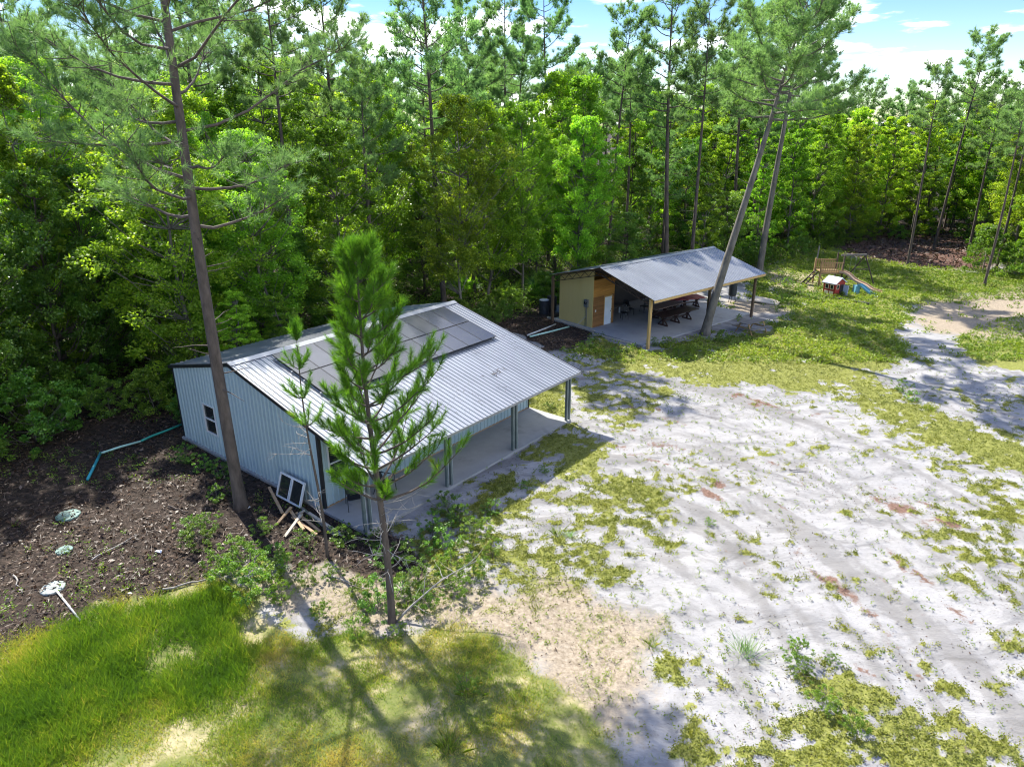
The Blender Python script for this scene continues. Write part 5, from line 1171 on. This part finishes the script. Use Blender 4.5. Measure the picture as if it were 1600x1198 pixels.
rn = np.clip(0.74-0.46*lush+1.25*(fbm(x*0.8, y*0.8, 43, 4)-0.5)+g.normal(size=n)*0.17+0.35*(g.random(n) < 0.05), 0, 1)
tag(link('lawn_grass', np_mesh('lawn_grass', V, F, rn, 'lawn')), 'long lawn grass, lush green at left and yellower at right', kind='stuff')
# thin grass over tan ground and around
x, y = sample(-9, 6, 9, 24, 160, g); mk2 = masks(x, y); keep = (g.random(len(x)) < (mk2[3]*0.55+0.05)*np.clip(fbm(x*0.9, y*0.9, 47, 3)*2.4-0.75, 0, 1)*(1-mk2[0])) & ~near_build(x, y)
x, y = x[keep], y[keep]; n = len(x)*6; i = np.repeat(np.arange(len(x)), 6); B = np.stack([x[i]+g.normal(size=n)*0.03, y[i]+g.normal(size=n)*0.03, terrain(x, y)[i]], 1)
V, F = needle_tris(B, unit(np.c_[g.normal(size=(n, 2))*0.6, np.ones(n)*0.8]), 0.11*g.uniform(0.5, 1.4, n), 0.010, g)
tag(link('thin_grass', np_mesh('thin_grass', V, F, np.clip(0.35+0.5*g.random(n), 0, 1), 'lawn')), 'thin dry grass on the tan earth', kind='stuff')
# leaf litter
x, y = sample(-26, 8, 13, 48, 110, g); mk2 = masks(x, y); keep = (g.random(len(x)) < mk2[0]*np.clip(fbm(x*0.6, y*0.6, 111, 3)*3.0-0.75, 0.12, 1)) & infr(x, y) & ~near_build(x, y)
x, y = x[keep], y[keep]; n = len(x); C = np.stack([x, y, terrain(x, y)+0.03+0.05*g.random(n)], 1)
sz_l = 0.03+0.19*g.random(n)**2.2; V, F = leaf_quads(C, sz_l, sz_l*g.uniform(0.25, 0.6, n), g, 1.0)
tag(link('leaf_litter', np_mesh('leaf_litter', V, F, g.random(n), 'dead_leaf')), 'brown dead leaves covering the shaded ground', kind='stuff'); print('litter', n)

# bark crumbs and debris on the sand
x, y = sample(-3, 27, 8.2, 42, 26, g); mk2 = masks(x, y); dn = np.clip(fbm(x*0.45, y*0.45, 15, 4)*3.4-1.45, 0.04, 1)
keep = (g.random(len(x)) < dn) & (mk2[0] < 0.3) & (mk2[2] < 0.4) & infr(x, y) & ~near_build(x, y)
x, y = x[keep], y[keep]; n = len(x); C = np.stack([x, y, terrain(x, y)+0.035+0.01*g.random(n)], 1)
V, F = leaf_quads(C, g.uniform(0.03, 0.11, n), g.uniform(0.012, 0.04, n), g, 1.6)
tag(link('bark_crumbs', np_mesh('bark_crumbs', V, F, g.random(n)*0.7, 'dead_leaf')), 'dark bark crumbs and twigs strewn over the white sand', kind='stuff')

# pine straw and twigs on the litter, wood chips on the far mulch strip
x, y = sample(-26, 8, 13, 48, 55, g); mk2 = masks(x, y); keep = (g.random(len(x)) < mk2[0]*0.8) & infr(x, y) & ~near_build(x, y)
x, y = x[keep], y[keep]; n = len(x); a = g.uniform(0, 6.28, n)
V, F = needle_tris(np.stack([x, y, terrain(x, y)+0.05+0.05*g.random(n)], 1), unit(np.stack([np.cos(a), np.sin(a), g.normal(size=n)*0.12], 1)), 0.12+0.5*g.random(n)**3, 0.012+0.012*g.random(n), g)
tag(link('pine_straw', np_mesh('pine_straw', V, F, g.random(n), 'dead_leaf')), 'pine straw and fine twigs on the leaf litter', kind='stuff')
x, y = sample(20, 62, 58, 100, 9, g); mk2 = masks(x, y); keep = (g.random(len(x)) < np.maximum(mk2[1], 0.3*mk2[0]*(poly_sd(x, y, FOREST) < 8))) & infr(x, y)
x, y = x[keep], y[keep]; n = len(x)
V, F = leaf_quads(np.stack([x, y, terrain(x, y)+0.08+0.15*g.random(n)], 1), 0.15+0.5*g.random(n)**2, 0.08+0.12*g.random(n), g, 0.7)
tag(link('wood_chips', np_mesh('wood_chips', V, F, g.random(n), 'dead_leaf')), 'broken wood and bark strewn over the brown mulch strip', kind='stuff')
# fallen needles caught on the barn roof
n = 2600; xr = g.uniform(0, 12.4, n); sr = 0.1+7.8*g.random(n)**0.8; a = g.uniform(0, 6.28, n); kp = fbm(xr*0.5, sr*0.5, 131, 3) > 0.47; xr, sr, a = xr[kp], sr[kp], a[kp]; n = len(xr)
pl = np.array([rp(u_, v_, 0.012) for u_, v_ in zip(xr, sr)]); dl = unit(np.cos(a)[:, None]*np.array([[1, 0, 0]])+np.sin(a)[:, None]*d_roof[None])
V, F = needle_tris(pl, dl, g.uniform(0.08, 0.25, n), 0.012, g); wv = np.stack([BP[0]+V[:, 0]*BE[0]+V[:, 1]*BN[0], BP[1]+V[:, 0]*BE[1]+V[:, 1]*BN[1], V[:, 2]], 1)
tag(link('roof_needles', np_mesh('roof_needles', wv, F, g.random(n)*0.8, 'dead_leaf')), 'brown pine needles scattered on the barn roof', kind='stuff')
# look-alikes that can still be told apart by their order get it in their label
ORD = ['leftmost', 'second from left', 'third from left', 'fourth from left', 'fifth from left', 'sixth from left', 'seventh from left', 'eighth from left', 'ninth from left', 'tenth from left', 'eleventh from left', 'twelfth from left']
same = {}
for o in col.objects:
    if o.parent is None and o.get('category') and o.get('group'): same.setdefault((o['group'], o['label']), []).append(o)
for (gname, lab), os_ in same.items():
    if 1 < len(os_) <= 12 and len(lab.split()) <= 13:
        os_.sort(key=lambda o: to_px(o.location.x, max(4.0, o.location.y), o.location.z)[0])
        for k, o in enumerate(os_): o['label'] = ORD[k]+' '+lab
